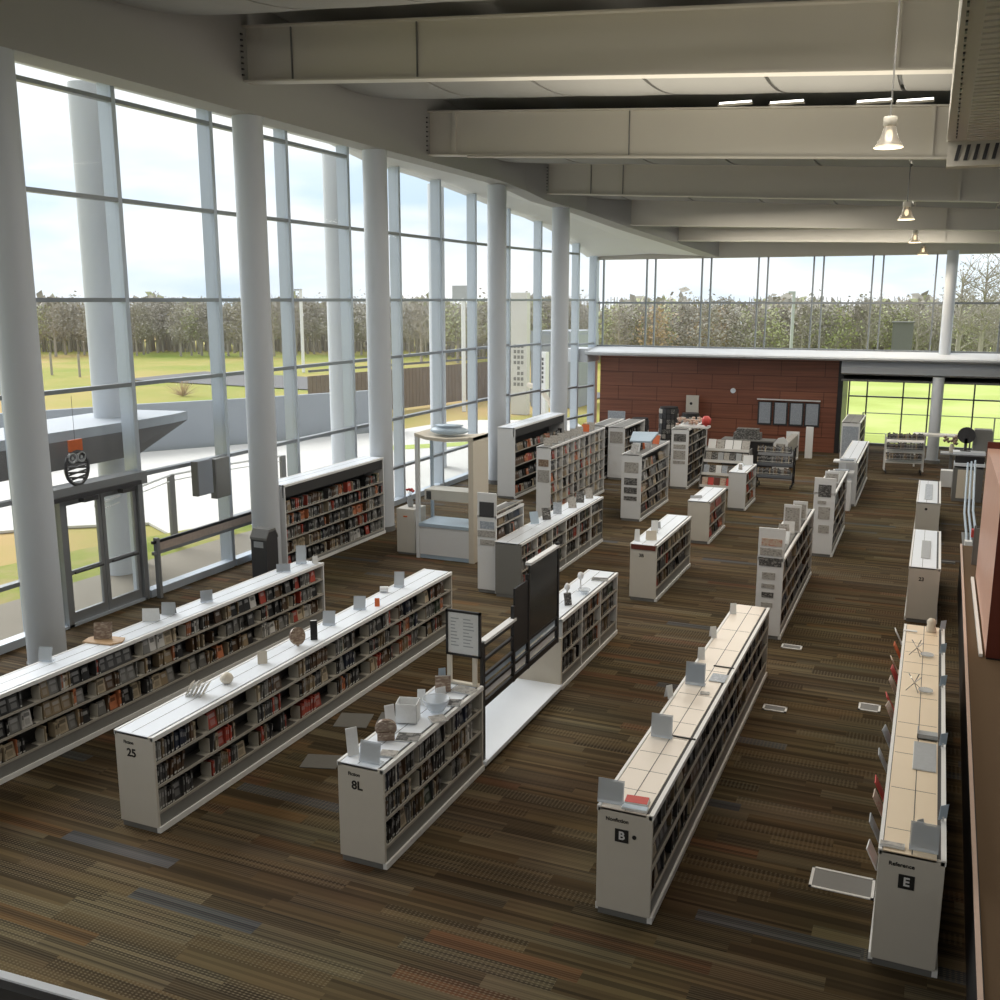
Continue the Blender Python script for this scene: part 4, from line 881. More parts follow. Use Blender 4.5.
# owl ornament hanging in the door bay
t = thing('owl_ornament', 'dark openwork owl ornament with orange cap hanging in the glass above the door', 'ornament', (-14.8, 13.98, 2.78))
b_ = MB()
for k in range(28):
    a = 2*PI*k/28; a2 = 2*PI*(k+1)/28; b_.tube((0, .27*math.cos(a), .3+.32*math.sin(a)), (0, .27*math.cos(a2), .3+.32*math.sin(a2)), .034, n=6)
for k in range(5):
    z = .08+k*.1; w = .27*math.sqrt(max(0, 1-((z-.3)/.32)**2)); b_.tube((0, -w, z), (0, w, z+.06), .02, n=6); b_.tube((0, w, z), (0, -w, z+.06), .02, n=6)
obj('openwork_body', b_, M['dark'], t)
for s in (-.11, .11):
    e = MB()
    for k in range(16): a = 2*PI*k/16; a2 = 2*PI*(k+1)/16; e.tube((.02, s+.09*math.cos(a), .5+.09*math.sin(a)), (.02, s+.09*math.cos(a2), .5+.09*math.sin(a2)), .018, n=6)
    e.tube((.0, s, .5), (.03, s, .5), .03, n=10); obj('eye_ring', e, M['greycard'], t)
obj('cap', MB().box(-.02, .02, -.16, .16, .62, .84), M['orange'], t)
obj('hanging_wire', MB().tube((0, 0, .84), (0, 0, 1.66), .004, n=5), M['dark'], t)
# screens mounted on the mullion
for (y0, y1, z0, z1, x, mm, lab) in ((17.2, 17.72, 1.95, 2.72, -14.75, 'wallc', 'dark blue-grey panel fixed at the mullion beside the first bay handrail'), (17.85, 18.35, 1.78, 2.68, -14.78, 'base', 'grey electrical cabinet fixed on the second mullion')):
    t = thing('mounted_cabinet', lab, 'cabinet', (x, (y0+y1)/2, (z0+z1)/2)); hy, hz = (y1-y0)/2, (z1-z0)/2
    obj('casing', MB().box(-.1, .05, -hy, hy, -hz, hz), M[mm], t); obj('bracket', MB().box(-.16, -.1, -.05, .9 if y0 < 17.5 else .05, -.06, .0), M['dark'], t); obj('trim', MB().box(-.1, .06, -hy-.01, -hy+.03, -hz, hz), M['plinth'], t)
t = thing('crash_rail', 'double rail with brown inlay across the glass next to the door', 'rail', (-14.75, 15.9, 0)); t['kind'] = 'structure'
obj('bar', MB().box(-.03, .03, -.15, 3.3, 1.19, 1.25), M['black'], t); obj('inlay', MB().box(-.01, .02, .0, 3.3, 1.02, 1.19), M['brownrail'], t); obj('bar', MB().box(-.03, .03, -.15, 3.3, .95, 1.02), M['doorf'], t)
obj('end_post', MB().box(-.05, .05, 3.25, 3.4, 0, 1.8), M['mull'], t); obj('end_post', MB().box(-.05, .05, -.06, .02, 0, 1.3), M['doorf'], t)

# floor outlets and mats
for k, (x, y, w, d, m, lab) in enumerate(((-.5, 10.48, .66, .42, 'greysheet', 'large floor cover plate beside the tan-topped case'), (-1.88, 15.03, .36, .22, 'greysheet', 'floor cover plate between the cream and tan cases, nearer of two at the cream case'), (-.54, 15.65, .32, .3, 'greysheet', 'small square floor cover plate near the far end of the tan case'), (-2.02, 18.02, .36, .22, 'greysheet', 'floor cover plate at the foot of the tall case with red strips'))):
    t = thing('floor_outlet', lab, 'floor plate', (x, y, 0))
    obj('rim', MB().box(-w/2, w/2, -d/2, -d/2+.03, 0, .012).box(-w/2, w/2, d/2-.03, d/2, 0, .012).box(-w/2, -w/2+.03, -d/2, d/2, 0, .012).box(w/2-.03, w/2, -d/2, d/2, 0, .012), M['edge'], t)
    obj('lid', MB().box(-w/2+.03, w/2-.03, -d/2+.03, d/2-.03, 0, .008), M['plinth'], t)
for (x, y, w, d, rz, m, lab) in ((-7.62, 12.05, .5, .5, .3, 'greysheet', 'dark grey mat on the floor beyond the 8L case, nearer the case marked 25'), (-7.12, 12.35, .42, .4, .3, 'plinth', 'light grey mat on the floor beyond the 8L case'), (-7.3, 10.7, .5, .4, .3, 'greysheet', 'grey mat partly hidden behind the front of the 8L case')):
    tag(obj('floor_mat', MB().box(-w/2, w/2, -d/2, d/2, 0, .01), M[m], None, (x, y, 0.001), rz), lab, 'mat')

# knee wall, landing and wood block on the right
struct('wall_right_low', MB().add([(.66, 4, 0), (.80, 23.3, 0), (.92, 23.3, 0), (.78, 4, 0), (.66, 4, .98), (.80, 23.3, .98), (.92, 23.3, .98), (.78, 4, .98)], [(0, 3, 2, 1), (4, 5, 6, 7), (0, 1, 5, 4), (1, 2, 6, 5), (2, 3, 7, 6), (3, 0, 4, 7)]), M['black'], 'low wall along the stair landing, deep shade put into its black colour')  # black imitates the deep shade in the gap beside the tan-topped case
capm = MB().add([(.635, 4, .98), (.775, 23.35, .98), (.815, 23.35, .98), (.675, 4, .98), (.635, 4, 1.01), (.775, 23.35, 1.01), (.815, 23.35, 1.01), (.675, 4, 1.01)], [(0, 3, 2, 1), (4, 5, 6, 7), (0, 1, 5, 4), (1, 2, 6, 5), (2, 3, 7, 6), (3, 0, 4, 7)])
struct('trim_6', capm, M['capw'], 'pinkish wood cap of the low wall')
struct('floor_landing', MB().add([(.69, 4, .9), (.8, 23.3, .9), (3.5, 23.3, .9), (3.5, 4, .9), (.69, 4, .99), (.82, 23.3, .99), (3.5, 23.3, .99), (3.5, 4, .99)], [(0, 3, 2, 1), (4, 5, 6, 7), (0, 1, 5, 4), (1, 2, 6, 5), (2, 3, 7, 6), (3, 0, 4, 7)]), M['land'], 'brown carpeted landing')
t = thing('wood_partition', 'reddish wood clad block standing on the landing', 'partition', (1.0, 15.75, .99))
obj('cladding', MB().box(.0, 2.3, .02, 4.8, .03, 2.5), M['wood_lit'], t); obj('front_board', MB().box(.0, 2.3, -.01, .02, .03, 2.5), M['woodd'], t)
obj('base_strip', MB().box(.01, 2.3, 0, 4.8, 0, .03), M['black'], t); obj('top_board', MB().box(-.01, 2.3, 4.8, 4.85, 2.3, 2.62), M['woodd'], t)
tag(obj('grey_rail', MB().box(-.05, 0, 0, 4.6, 0, .05), M['edge'], None, (.965, 15.8, .995)), 'pale grey strip along the foot of the wood clad block', 'rail')
tag(obj('floor_track', MB().box(-.4, .0, -.03, .03, 0, .05), M['plinth'], None, (.78, 25.6, 0)), 'dark low bar on the floor at the end of the low wall', 'bar')
# mezzanine rail at the lower corner
t = thing('mezzanine_rail', 'white capped dark railing at the very front corner', 'railing', (-1.6, 1.06, 0)); t['kind'] = 'structure'
p0, p1 = Vector((*onz(-200, 917, 5.0), 5.0)), Vector((*onz(140, 1013, 5.0), 5.0)); t.location = p0
dv = p1-p0; L = dv.length; rm = MB(); rm.X = Matrix.Rotation(math.atan2(dv.y, dv.x), 4, 'Z')
rm.box(0, L, -.012, .004, -.004, .004); obj('cap', rm, M['top'], t); rm = MB(); rm.X = Matrix.Rotation(math.atan2(dv.y, dv.x), 4, 'Z'); rm.box(0, L, -.03, -.010, -.05, .0).box(L*.3, L*.33, -.028, -.012, -.3, -.05); obj('rail', rm, M['black'], t)

# pendants
for (x, y, z, zt, lab) in ((-.82, 15.0, 8.2, 11.5, 'nearest glass pendant lamp on a long rod'), (-1.0, 28.3, 8.2, 10.6, 'second glass pendant lamp from the viewer'), (-1.03, 38.6, 8.15, 9.9, 'third glass pendant lamp from the viewer'), (-.8, 42.0, 7.86, 9.5, 'farthest glass pendant lamp just before the clerestory')):
    t = thing('pendant_lamp', lab, 'lamp', (x, y, z)); t.scale = (.8, .8, .8) if y < 20 else (.9, .9, .9)
    obj('rod', MB().tube((0, 0, .5), (.02, 0, (zt-z)/.8), .014, n=8), M['plinth'], t)
    obj('socket', MB().lathe([(0, .5), (.1, .5), (.11, .48), (.11, .36), (.08, .34), (0, .34)], 20), M['beam'], t, smooth=True)
    obj('glass_shade', MB().lathe([(.09, .36), (.11, .28), (.15, .15), (.22, .03), (.24, .0)], 28), M['lampglass'], t, smooth=True)
    obj('bulb', MB().lathe([(0, .3), (.04, .28), (.06, .2), (.04, .13), (0, .11)], 16), M['bulb'], t, smooth=True)
    obj('lens', MB().lathe([(0, .03), (.2, .035), (.235, .005), (.2, .0), (0, -.005)], 28), M['bulb'], t, smooth=True)
    ld = bpy.data.lights.new('pendant_light', 'SPOT'); ld.energy = 160; ld.color = (1, .8, .55); ld.shadow_soft_size = .2; ld.spot_size = 2.4; ld.spot_blend = .6
    lo = bpy.data.objects.new('pendant_light', ld); C.objects.link(lo); lo.parent = t; lo.location = (0, 0, -.06)
# ceiling duct with louvres
t = thing('louvred_duct', 'large louvred air duct hanging at the top right corner', 'duct', (0, 0, 0)); t['kind'] = 'structure'
zz = 8.5; dk = MB().add([(.0, 6.0, zz), (-.12, 16.9, zz), (3, 16.9, zz), (3, 6, zz), (0, 6, zz+1.1), (-.12, 16.9, zz+1.1), (3, 16.9, zz+1.1), (3, 6, zz+1.1)], [(0, 1, 2, 3), (7, 6, 5, 4), (0, 4, 5, 1), (1, 5, 6, 2), (2, 6, 7, 3), (3, 7, 4, 0)]); obj('casing', dk, M['beam'], t)
sl = MB()
for k in range(48): y = 6.6+k*.21; sl.box(.14, 3, y, y+.13, zz-.05, zz-.005)
obj('louvres', sl, M['beam'], t)
dr = MB()
for k in range(34): y = 6.5+k*.3; dr.box(.0, .02, y, y+.12, zz-.02, zz-.003)
obj('perforations', dr, M['dark'], t)
g = MB().box(-.1, 3, 16.9, 17.2, zz-.36, zz+.02); obj('grille_box', g, M['beam'], t)
g = MB()
for k in range(20): x = 0+k*.125; g.prismy([(x, zz-.28), (x+.05, zz-.28), (x+.09, zz-.06), (x+.04, zz-.06)], 16.88, 16.9)
obj('grille_slots', g, M['dark'], t)


# wood wall items
YW = 42.95
t = thing('picture_light_bar', 'pale light bar above the four posters on the wood wall', 'light bar', (-5.5, YW, 2.1)); obj('bar', MB().box(-1.3, 1.25, -.14, -.05, 0, .05), M['edge'], t); obj('bracket', MB().box(-.6, .4, -.05, 0, 0, .04), M['edge'], t)
for i, (x0, x1) in enumerate(((-6.72, -6.22), (-6.08, -5.58), (-5.44, -4.94), (-4.82, -4.3))):
    t = thing('framed_poster', ('leftmost', 'second from left', 'third from left', 'rightmost')[i]+' of the four framed blue-white posters on the wood wall', 'poster', ((x0+x1)/2, YW, 1.55)); w = (x1-x0)/2
    obj('frame', MB().box(-w-.04, w+.04, -.03, 0, -.5, .47), M['dark'], t); obj('sheet', MB().box(-w+.02, w-.02, -.036, -.03, -.43, .44), M['print4'], t)
t = thing('standing_sign', 'tall pale sign board with a black dot before the wood wall', 'sign', (-9.47, 42.6, 0)); obj('board', MB().box(-.27, .27, -.04, .04, .95, 2.2), M['panel'], t); obj('dot', MB().tube((-.05, -.05, 1.85), (-.05, -.04, 1.85), .06, n=16), M['ink'], t); obj('pole', MB().tube((0, 0, 0), (0, 0, 1), .03), M['plinth'], t); obj('base', MB().box(-.2, .2, -.15, .15, 0, .02), M['plinth'], t)
tag(obj('wall_clock', MB().tube((0, -.04, 0), (0, 0, 0), .11, n=20), M['top'], None, (-7.83, YW, 2.43)), 'small white round fixture high on the wood wall', 'fixture')

# magazine racks, carts and equipment in the back
def face_row(x0, x1, y, z, n, h, mats, nm, lab, cat, tilt=.35, flat=False):
    w = (x1-x0)/n
    for k in range(n):
        mname = mats[k % len(mats)]
        b = MB().slab((x0+k*w+.01, 0, 0), (x0+(k+1)*w-.01, 0, 0), (x0+(k+1)*w-.01, tilt*h, h), (x0+k*w+.01, tilt*h, h), .012)
        tag(obj(nm, b, M[mname], None, (0, y, z)), lab, cat, lab)
t = thing('magazine_rack', 'wide stepped magazine rack between the dense disc case and small white bookcase', 'rack', (-6.95, 32.8, 0))
for k, (z, y) in enumerate(((.12, 0), (.5, .25), (.9, .5), (1.25, .75))):
    obj('shelf', MB().box(0, 1.45, y, y+.4, z-.04, z), M['lip'], t); obj('lip', MB().box(0, 1.45, y-.015, y, z-.04, z+.05), M['edge'], t)
obj('side_panel', MB().prismx([(0, 0), (1.2, 0), (1.2, 1.3), (.75, 1.3), (0, .3)], -.03, 0), M['plinth'], t); obj('side_panel', MB().prismx([(0, 0), (1.2, 0), (1.2, 1.3), (.75, 1.3), (0, .3)], 1.45, 1.48), M['plinth'], t)
face_row(-6.93, -5.52, 33.0, .125, 7, .25, ['print3', 'red', 'woodd'], 'magazine', 'red-covered magazine on the lowest step of the stepped rack', 'magazine')
face_row(-6.93, -5.52, 33.2, .505, 7, .26, ['print4', 'print1', 'paper'], 'magazine', 'pale magazine on the second step of the stepped rack', 'magazine')
face_row(-6.93, -5.52, 33.45, .905, 7, .26, ['print2', 'print1', 'greycard'], 'magazine', 'grey magazine on the third step of the stepped rack', 'magazine')
face_row(-6.93, -5.52, 33.75, 1.255, 5, .3, ['paper', 'print2', 'white'], 'magazine', 'large magazine on the top step of the stepped rack', 'magazine', .5)
t = thing('flower_display', 'red and cream flower bunch on the dense disc case', 'flowers', (-7.6, 33.0, 2.03))
fh = MB(); 
for k in range(26):
    fh.X = Matrix.Translation((random.uniform(-.25, .6), random.uniform(-.2, .3), random.uniform(.05, .28))); fh.lathe([(0, -.05), (.06, 0), (.05, .05), (0, .055)], 7)
fh.X = None; obj('blossoms', fh, M['print3'], t, smooth=True); obj('red_bloom', MB().lathe([(0, .05), (.15, .15), (.16, .3), (.08, .4), (0, .41)], 14, cx=.75), M['red'], t, smooth=True); obj('holder', MB().box(-.25, .85, -.15, .25, 0, .06), M['edge'], t)
# dark tower racks
for i, (x, y, r, h, lab) in enumerate(((-9.72, 39.5, .45, 2.0, 'middle dark round disc tower before the wood wall'), (-8.7, 38.9, .42, 1.85, 'right dark round disc tower before the wood wall'), (-10.65, 38.6, .4, 1.6, 'left dark round disc tower before the wood wall'))):
    t = thing('disc_tower', lab, 'disc tower', (x, y, 0)); obj('core', MB().tube((0, 0, .08), (0, 0, h), r*.8, n=14), M['black'], t); obj('base', MB().tube((0, 0, 0), (0, 0, .08), r, n=20), M['plinth'], t)
    fm = MB()
    for a in range(14):
        for z in range(int(h/.2)-1):
            q = 2*PI*a/14; fm.X = Matrix.Rotation(q, 4, 'Z') @ Matrix.Translation((r*.82, 0, .15+z*.2)); fm.box(0, .02, -r*.16, r*.16, 0, .17, random.choice([0, 0, 1, 2]))
    fm.X = None; o = obj('disc_cases', fm, [M['dark'], M['print1'], M['print2']], t); o['kind'] = 'stuff'
t = thing('poster_stand', 'pale poster on a slim stand behind the framed-picture case', 'stand', (-11.45, 38.0, 0)); obj('poster', MB().box(-.35, .35, -.02, .02, 1.1, 1.9), M['print4'], t); obj('pole', MB().tube((0, .03, 0), (0, .03, 1.2), .03), M['black'], t)
t = thing('display_board', 'brown box display by the glass corner', 'display', (-12.0, 36.6, 0)); obj('box', MB().box(-.3, .3, -.2, .2, 1.2, 1.55), M['tan'], t); obj('stand', MB().box(-.22, .22, -.15, .15, 0, 1.2), M['cream'], t)
def cart(loc, label, rz=0, W=1.3, tiers=((.45, .25), (.85, .2), (1.15, .15)), frame='edge', pal='dark', casters=True):
    t = thing('book_cart', label, 'book cart', loc, rz); D = .5
    for x in (0, W): obj('end_frame', MB().box(x-.02, x+.02, 0, D, .12, .16).box(x-.02, x+.02, .05, .09, .12, tiers[-1][0]+.2).box(x-.02, x+.02, D-.09, D-.05, .12, tiers[-1][0]+.25), M[frame], t)
    R = Matrix.Translation(loc) @ Matrix.Rotation(rz, 4, 'Z')
    for k, (z, _) in enumerate(tiers):
        obj('shelf', MB().slab((0, .02, z), (W, .02, z), (W, D-.02, z+.12), (0, D-.02, z+.12), -.02), M[frame], t)
    for x in (.06, W-.06):
        for y in (.06, D-.06):
            obj('caster', MB().tube((x-.02, y, .06), (x+.02, y, .06), .06, n=14).box(x-.012, x+.012, y-.015, y+.015, .06, .14), M['black'], t)
    for k, (z, _) in enumerate(tiers):
        x = .03
        while x < W-.08:
            w = random.uniform(.025, .05); c = random.choice(PAL[pal]); h = random.uniform(.17, .24)
            W_m = R @ Matrix.Translation((x, .22, z+.066)) @ Matrix.Rotation(-.25, 4, 'X') @ Matrix.Translation((0, -.17, 0)) @ Matrix.Translation((w, 0, 0)) @ Matrix.Rotation(-PI/2, 4, 'Z') @ Matrix.Translation((-.02, -w, 0)) @ Matrix.Diagonal((.16, w, h, 1))
            BOOKS.append((0, W_m, c, False, ('', ''), 0)); x += w+.004
    return t
cart((-1.45, 38.5, 0), 'white book cart before the lawn window', .12, 1.3, ((.42, 0), (.8, 0), (1.15, 0)), pal='dark')
cart((-5.3, 33.9, 0), 'dark book cart behind the small white bookcase', 0, 1.2, ((.35, 0), (.75, 0), (1.1, 0)), frame='black', pal='dark')
t = thing('display_rack', 'low arched white rack in front of the posters', 'rack', (-5.25, 37.3, 0))
obj('end_panel', MB().prismy([(0, .0), (.5, 0), (.5, 1.15), (.35, 1.3), (.15, 1.25), (0, 1.05)], 0, .04), M['panelw'], t); obj('shelf', MB().box(0, .5, 0, 3.4, .05, .1), M['edge'], t); obj('shelf', MB().box(0.02, .48, 0, 3.4, .5, .55), M['dark'], t); obj('back_panel', MB().box(.2, .45, .04, 3.4, .1, 1.0), M['print2'], t); obj('end_panel', MB().box(0, .5, 3.36, 3.4, 0, 1.1), M['panelw'], t); obj('printed_sheet', MB().box(.1, .42, -.012, 0, .7, 1.05), M['print2'], t)
tag(obj('white_post', MB().box(-.14, .14, -.06, .06, 0, 1.25), M['white'], None, (-4.42, 41.2, 0)), 'slim white board post below the rightmost poster', 'board')
t = thing('counter', 'dark counter with stacked trays before the posters', 'counter', (-7.3, 38.2, 0)); obj('body', MB().box(0, 1.9, 0, .7, 0, .95), M['black'], t); obj('trays', MB().box(.4, 1.4, .1, .6, 1.0, 1.25).box(.5, 1.3, .12, .58, 1.25, 1.4), M['print1'], t); obj('counter_top', MB().box(-.03, 1.93, -.03, .73, .95, 1.0), M['plinth'], t)
# equipment at right
t = thing('self_check_desk', 'grey and white self service desk beside the wood clad block', 'desk', (.75, 34.0, 0))
obj('front_panel', MB().box(.12, .62, -.02, 0, .1, 1.0), M['cream'], t); obj('body', MB().box(0, .85, 0, 1.0, 0, 1.05), M['plinth'], t); obj('desk_top', MB().box(.0, .88, -.05, .55, 1.12, 1.2), M['top'], t); obj('upper_shelf', MB().box(-.05, .88, .4, .9, 1.42, 1.5), M['top'], t); obj('gap_board', MB().box(.02, .85, .1, .8, 1.05, 1.42), M['black'], t)
t = thing('monitor', 'dark rounded monitor standing on the self service desk', 'monitor', (1.05, 34.7, 1.5)); sm_ = MB().tube((0, 0, .5), (0, .06, .5), .26, n=20); obj('screen', sm_, M['dark'], t); obj('stand', MB().box(-.04, .04, 0, .05, 0, .4), M['dark'], t); obj('foot', MB().box(-.15, .15, -.1, .15, 0, .02), M['dark'], t)
tag(obj('printer', MB().box(0, .55, 0, .5, 0, .6).box(.02, .53, .02, .48, .6, .66), [M['base']], None, (1.26, 34.95, 1.5)), 'grey office printer behind the dark monitor', 'printer')
tag(obj('white_box', MB().box(0, .42, 0, .4, 0, .55), M['panelw'], None, (.42, 36.5, 0.0)), 'white bin box left of the self service desk', 'box')
t = thing('flower_vase', 'small vase of pink flowers on the side table', 'flowers', (.72, 38.2, .95)); obj('vase', MB().lathe([(0, 0), (.07, 0), (.09, .15), (.05, .3)], 14), M['cream'], t, smooth=True)
fh = MB()
for k in range(14): fh.X = Matrix.Translation((random.uniform(-.25, .25), random.uniform(-.2, .2), random.uniform(.3, .55))); fh.lathe([(0, -.06), (.07, 0), (.05, .05), (0, .055)], 7)
fh.X = None; obj('blossoms', fh, M['cover'] if 'cover' in M else M['print5'], t, smooth=True)
t = thing('side_table', 'white side table in front of the slim far column', 'table', (-.3, 40.9, 0)); obj('tabletop', MB().box(-.3, 1.6, -.5, .1, 1.2, 1.27), M['edge'], t)
for x in (-.2, 1.5): obj('leg', MB().box(x-.03, x+.03, -.25, -.19, 0, 1.2), M['edge'], t)
t = thing('small_table', 'low grey table under the flower vase', 'table', (.72, 38.2, 0)); obj('tabletop', MB().box(-.35, .35, -.3, .3, .9, .95), M['greycard'], t); obj('leg', MB().tube((0, 0, 0), (0, 0, .9), .05), M['plinth'], t)
# cable bundle and clutter beside the wood block
cb = MB(); pts = [(1.12, 33.5, 1.3), (1.05, 31, .9), (.98, 28.5, .7), (1.0, 26.5, .55), (.95, 24.2, .5)]
for j in range(3):
    for a, b_ in zip(pts, pts[1:]): cb.tube((a[0]+.1*j, a[1], a[2]+.04*j), (b_[0]+.1*j, b_[1], b_[2]+.04*j), .03, n=8)
tag(obj('cable_bundle', cb, M['bluecard'], None), 'bundle of pale blue hoses beside the wood clad block', 'hoses')
t = thing('glass_screen', 'grey glass screen between the low wall and wood block', 'screen', (.98, 21.6, .99)); obj('pane', MB().box(0, .3, 0, .03, 0, .75), M['base'], t); obj('frame', MB().box(-.03, 0, 0, .05, 0, .8), M['plinth'], t)
for (x, y, z, m, lab) in ((1.16, 26.0, .62, 'red', 'small red box among the clutter beside the wood block'), (1.0, 25.0, .55, 'paper', 'small white box among the clutter beside the wood block')):
    tag(obj('small_box', MB().box(-.08, .08, -.1, .1, 0, .18), M[m], None, (x, y, z)), lab, 'box')
tag(obj('clutter_table', MB().box(-.1, .5, -1.2, 2, .45, .5).box(-.05, 0, -1.1, -1.05, 0, .45).box(.4, .45, 1.8, 1.85, 0, .45), M['plinth'], None, (1.0, 25.0, 0)), 'dark low table holding small boxes beside the wood block', 'table')

rest = MB()
for b in BOOKS:
    if id(b) in ids: continue
    s, W, c, fo, wh, u = b; v = random.uniform(.75, 1.3); col = tuple(min(1, q*v) for q in COLS[c]); rest.X = W
    rest.box(0, 1, 0, 1, 0, 1, col=col)
    c2 = tuple(min(1, q*.5+.25) for q in col) if sum(col) < .7 else tuple(q*.3 for q in col)
    rest.add([(1.03, .2, .58), (1.03, .8, .58), (1.03, .8, .85), (1.03, .2, .85)], [(0, 1, 2, 3)], 0, c2)
    if not fo: rest.add([(1.03, .1, .06), (1.03, .9, .06), (1.03, .9, .17), (1.03, .1, .17)], [(0, 1, 2, 3)], 0, (.55, .55, .52))
rest.X = None
o = obj('books', rest, M['book']); tag(o, 'all the smaller rows of books on the further shelves', 'books', kind='stuff')

# ------------------------------------------------------------------ outdoors
struct('ground_field', MB().add([(-200, -60, -.12), (-15.6, -60, -.12), (-15.6, 260, -.12), (-200, 260, -.12)], [(0, 1, 2, 3)]), M['field'], 'tan and green meadow beyond the glass')
struct('ground_lawn', MB().add([(-15.6, 46.3, -.08), (150, 46.3, -.08), (150, 260, -.08), (-15.6, 260, -.08)], [(0, 1, 2, 3)]), M['lawn'], 'bright green lawn behind the building')
pv = MB().prism([(-15.2, -10), (-15.2, 46), (-17.5, 50), (-23, 47.5), (-24.0, 42.2), (-27.6, 35.8), (-30, 32.2), (-33, 26), (-34, 18), (-26, 16), (-22.5, 20), (-20.3, 21.6), (-18.2, 20.4), (-17.2, 17.5), (-17.0, 10), (-17.0, -10)], -.1, -.03)
struct('ground_paving', pv, M['concrete'], 'pale curved concrete terrace')
gp = MB().prism([(-17.6, -10), (-17.5, 14), (-17.3, 17.5), (-17.1, 20.5), (-16.9, 22.2), (-17.6, 22.6), (-18.6, 21.4), (-19.6, 18.5), (-20.4, 15), (-21, 8), (-21, -10)], -.11, -.02)
struct('ground_grass', gp, M['field2'], 'grass bed inside the curved terrace')
gp = MB().prism([(-15.2, -10), (-15.2, 24), (-16.4, 24), (-16.9, 22.2), (-17.1, 20.5), (-17.3, 17.5), (-17.5, 14), (-17.6, -10)], -.11, -.015)
struct('ground_path', gp, M['tanpave'], 'tan paving strip along the foot of the glass')
gp = MB().prism([(-21, 36.5), (-17.6, 40), (-18.2, 41), (-21.6, 37.6)], -.11, -.02); struct('ground_bed', gp, M['lawn'], 'narrow grass strip by the path')
wc = MB(); pl = [(-36, 18), (-34.5, 22.5), (-32.5, 27.5), (-30.1, 32.4), (-27.8, 35.9), (-25.8, 39.6), (-24.2, 42.6)]
for (a, b), (c, d_) in zip(pl, pl[1:]): wc.add([(a, b, -.1), (c, d_, -.1), (c-.3, d_, -.1), (a-.3, b, -.1), (a, b, 1.95), (c, d_, 1.95), (c-.3, d_, 1.95), (a-.3, b, 1.95)], [(0, 1, 5, 4), (2, 3, 7, 6), (4, 5, 6, 7), (0, 4, 7, 3), (1, 2, 6, 5)])
tag(obj('curved_wall', wc, M['wallc']), 'grey curved concrete wall outside the glass', 'wall', kind='structure')
ca = MB(); poly = [(-15.95, 11), (-15.95, 16.9), (-16.05, 18.1), (-16.2, 18.75), (-18.0, 18.4), (-17.9, 16.0), (-17.4, 14.2), (-17.2, 11)]
n = len(poly); low = [(-15.96, 11), (-15.96, 15.6), (-15.97, 16.3), (-16.1, 17.0), (-17.4, 17.2), (-17.4, 16.0), (-17.0, 14.2), (-16.8, 11)]
ca.add([(x, y, 3.62) for x, y in poly]+[(x, y, 3.42) for x, y in poly]+[(x, y, 2.85) for x, y in low], [tuple(range(n))]+[(i, n+i, n+(i+1) % n, (i+1) % n) for i in range(n)])
ca.add([(x, y, 3.42) for x, y in poly]+[(x, y, 2.85) for x, y in low], [(i, n+i, n+(i+1) % n, (i+1) % n) for i in range(n)]+[tuple(reversed(range(n, 2*n)))], 1)
tag(obj('entrance_canopy', ca, [M['canopytop'], M['asphalt']]), 'grey flat canopy projecting over the glass door outside', 'canopy', kind='structure')
for (x, y, r, z, m, lab) in ((-17.05, 17.15, .33, 10.8, 'col', 'thick round outside column behind the glass door'), (-17.1, 26.85, .33, 10.6, 'col', 'thick round outside column behind the wall bookcase bay'), (-15.75, 16.45, .1, 10.5, 'col', 'slender white outside post just beyond the glass'), (-17.1, 33.6, .3, 10.4, 'col', 'thick round outside column behind the glass booth')):
    t = thing('outside_column', lab, 'column', (x, y, -.1)); t['kind'] = 'structure'; obj('shaft', MB().tube((0, 0, 0), (0, 0, z), r, n=32), M[m], t); autosm(t.children[0])
for i, (x, y) in enumerate(((-16.4, 18.3), (-17.6, 20.0), (-16.6, 21.6))):
    pass
t = thing('outside_railing', 'pale curved handrail on the terrace outside the glass', 'railing', (0, 0, 0))
rp = [(-16.4, 15.9), (-17.1, 17.9), (-17.6, 19.6), (-17.4, 21.4), (-16.9, 23.4)]
r_ = MB()
for a, b in zip(rp, rp[1:]):
    r_.tube((*a, 1.85), (*b, 1.85), .03, n=8); r_.tube((*a, 1.7), (*b, 1.7), .015, n=8)
obj('handrail', r_, M['edge'], t)
for x, y in rp[1::1][:4]: obj('post', MB().box(x-.04, x+.04, y-.1, y+.1, -.05, 1.85), M['plinth'], t)
# wooden fence, road, sign
t = thing('wooden_fence', 'brown weathered wooden fence beside the road', 'fence', (0, 0, 0)); f_ = MB(); a, b = Vector((-30, 44)), Vector((-26, 62))
for k in range(60):
    p = a+(b-a)*k/60; q = a+(b-a)*(k+.9)/60; f_.slab((p.x, p.y, 0), (q.x, q.y, 0), (q.x, q.y, 2.3), (p.x, p.y, 2.3), .04)
obj('boards', f_, M['fence'], t); obj('top_rail', MB().slab((a.x+.06, a.y, 2.5), (b.x+.06, b.y, 2.5), (b.x+.06, b.y, 2.62), (a.x+.06, a.y, 2.62), .06), M['asphalt'], t)
struct('ground_road', MB().add([(-60, 62, -.05), (-20, 58, -.05), (-20, 66, -.05), (-60, 72, -.05)], [(0, 1, 2, 3)]), M['asphalt'], 'dark road beyond the wooden fence')
t = thing('roadside_sign', 'grey roadside sign board on a tall white pole', 'sign', (-24.8, 52, -.1)); x = -24.8
obj('pole', MB().tube((0, 0, 0), (0, 0, 6.4), .12, n=12), M['white'], t); obj('board', MB().box(-.65, .65, -.08, .08, 6.35, 7.1), M['greycard'], t)
px = ony(302, 330, 75); t = thing('lamp_post', 'slim white lamp post in the meadow', 'lamp post', (px[0], 75, -.1)); obj('pole', MB().tube((0, 0, 0), (0, 0, 7.2), .14, n=10), M['white'], t); obj('lamp_head', MB().box(-.6, .1, -.12, .12, 7.1, 7.25), M['greycard'], t)
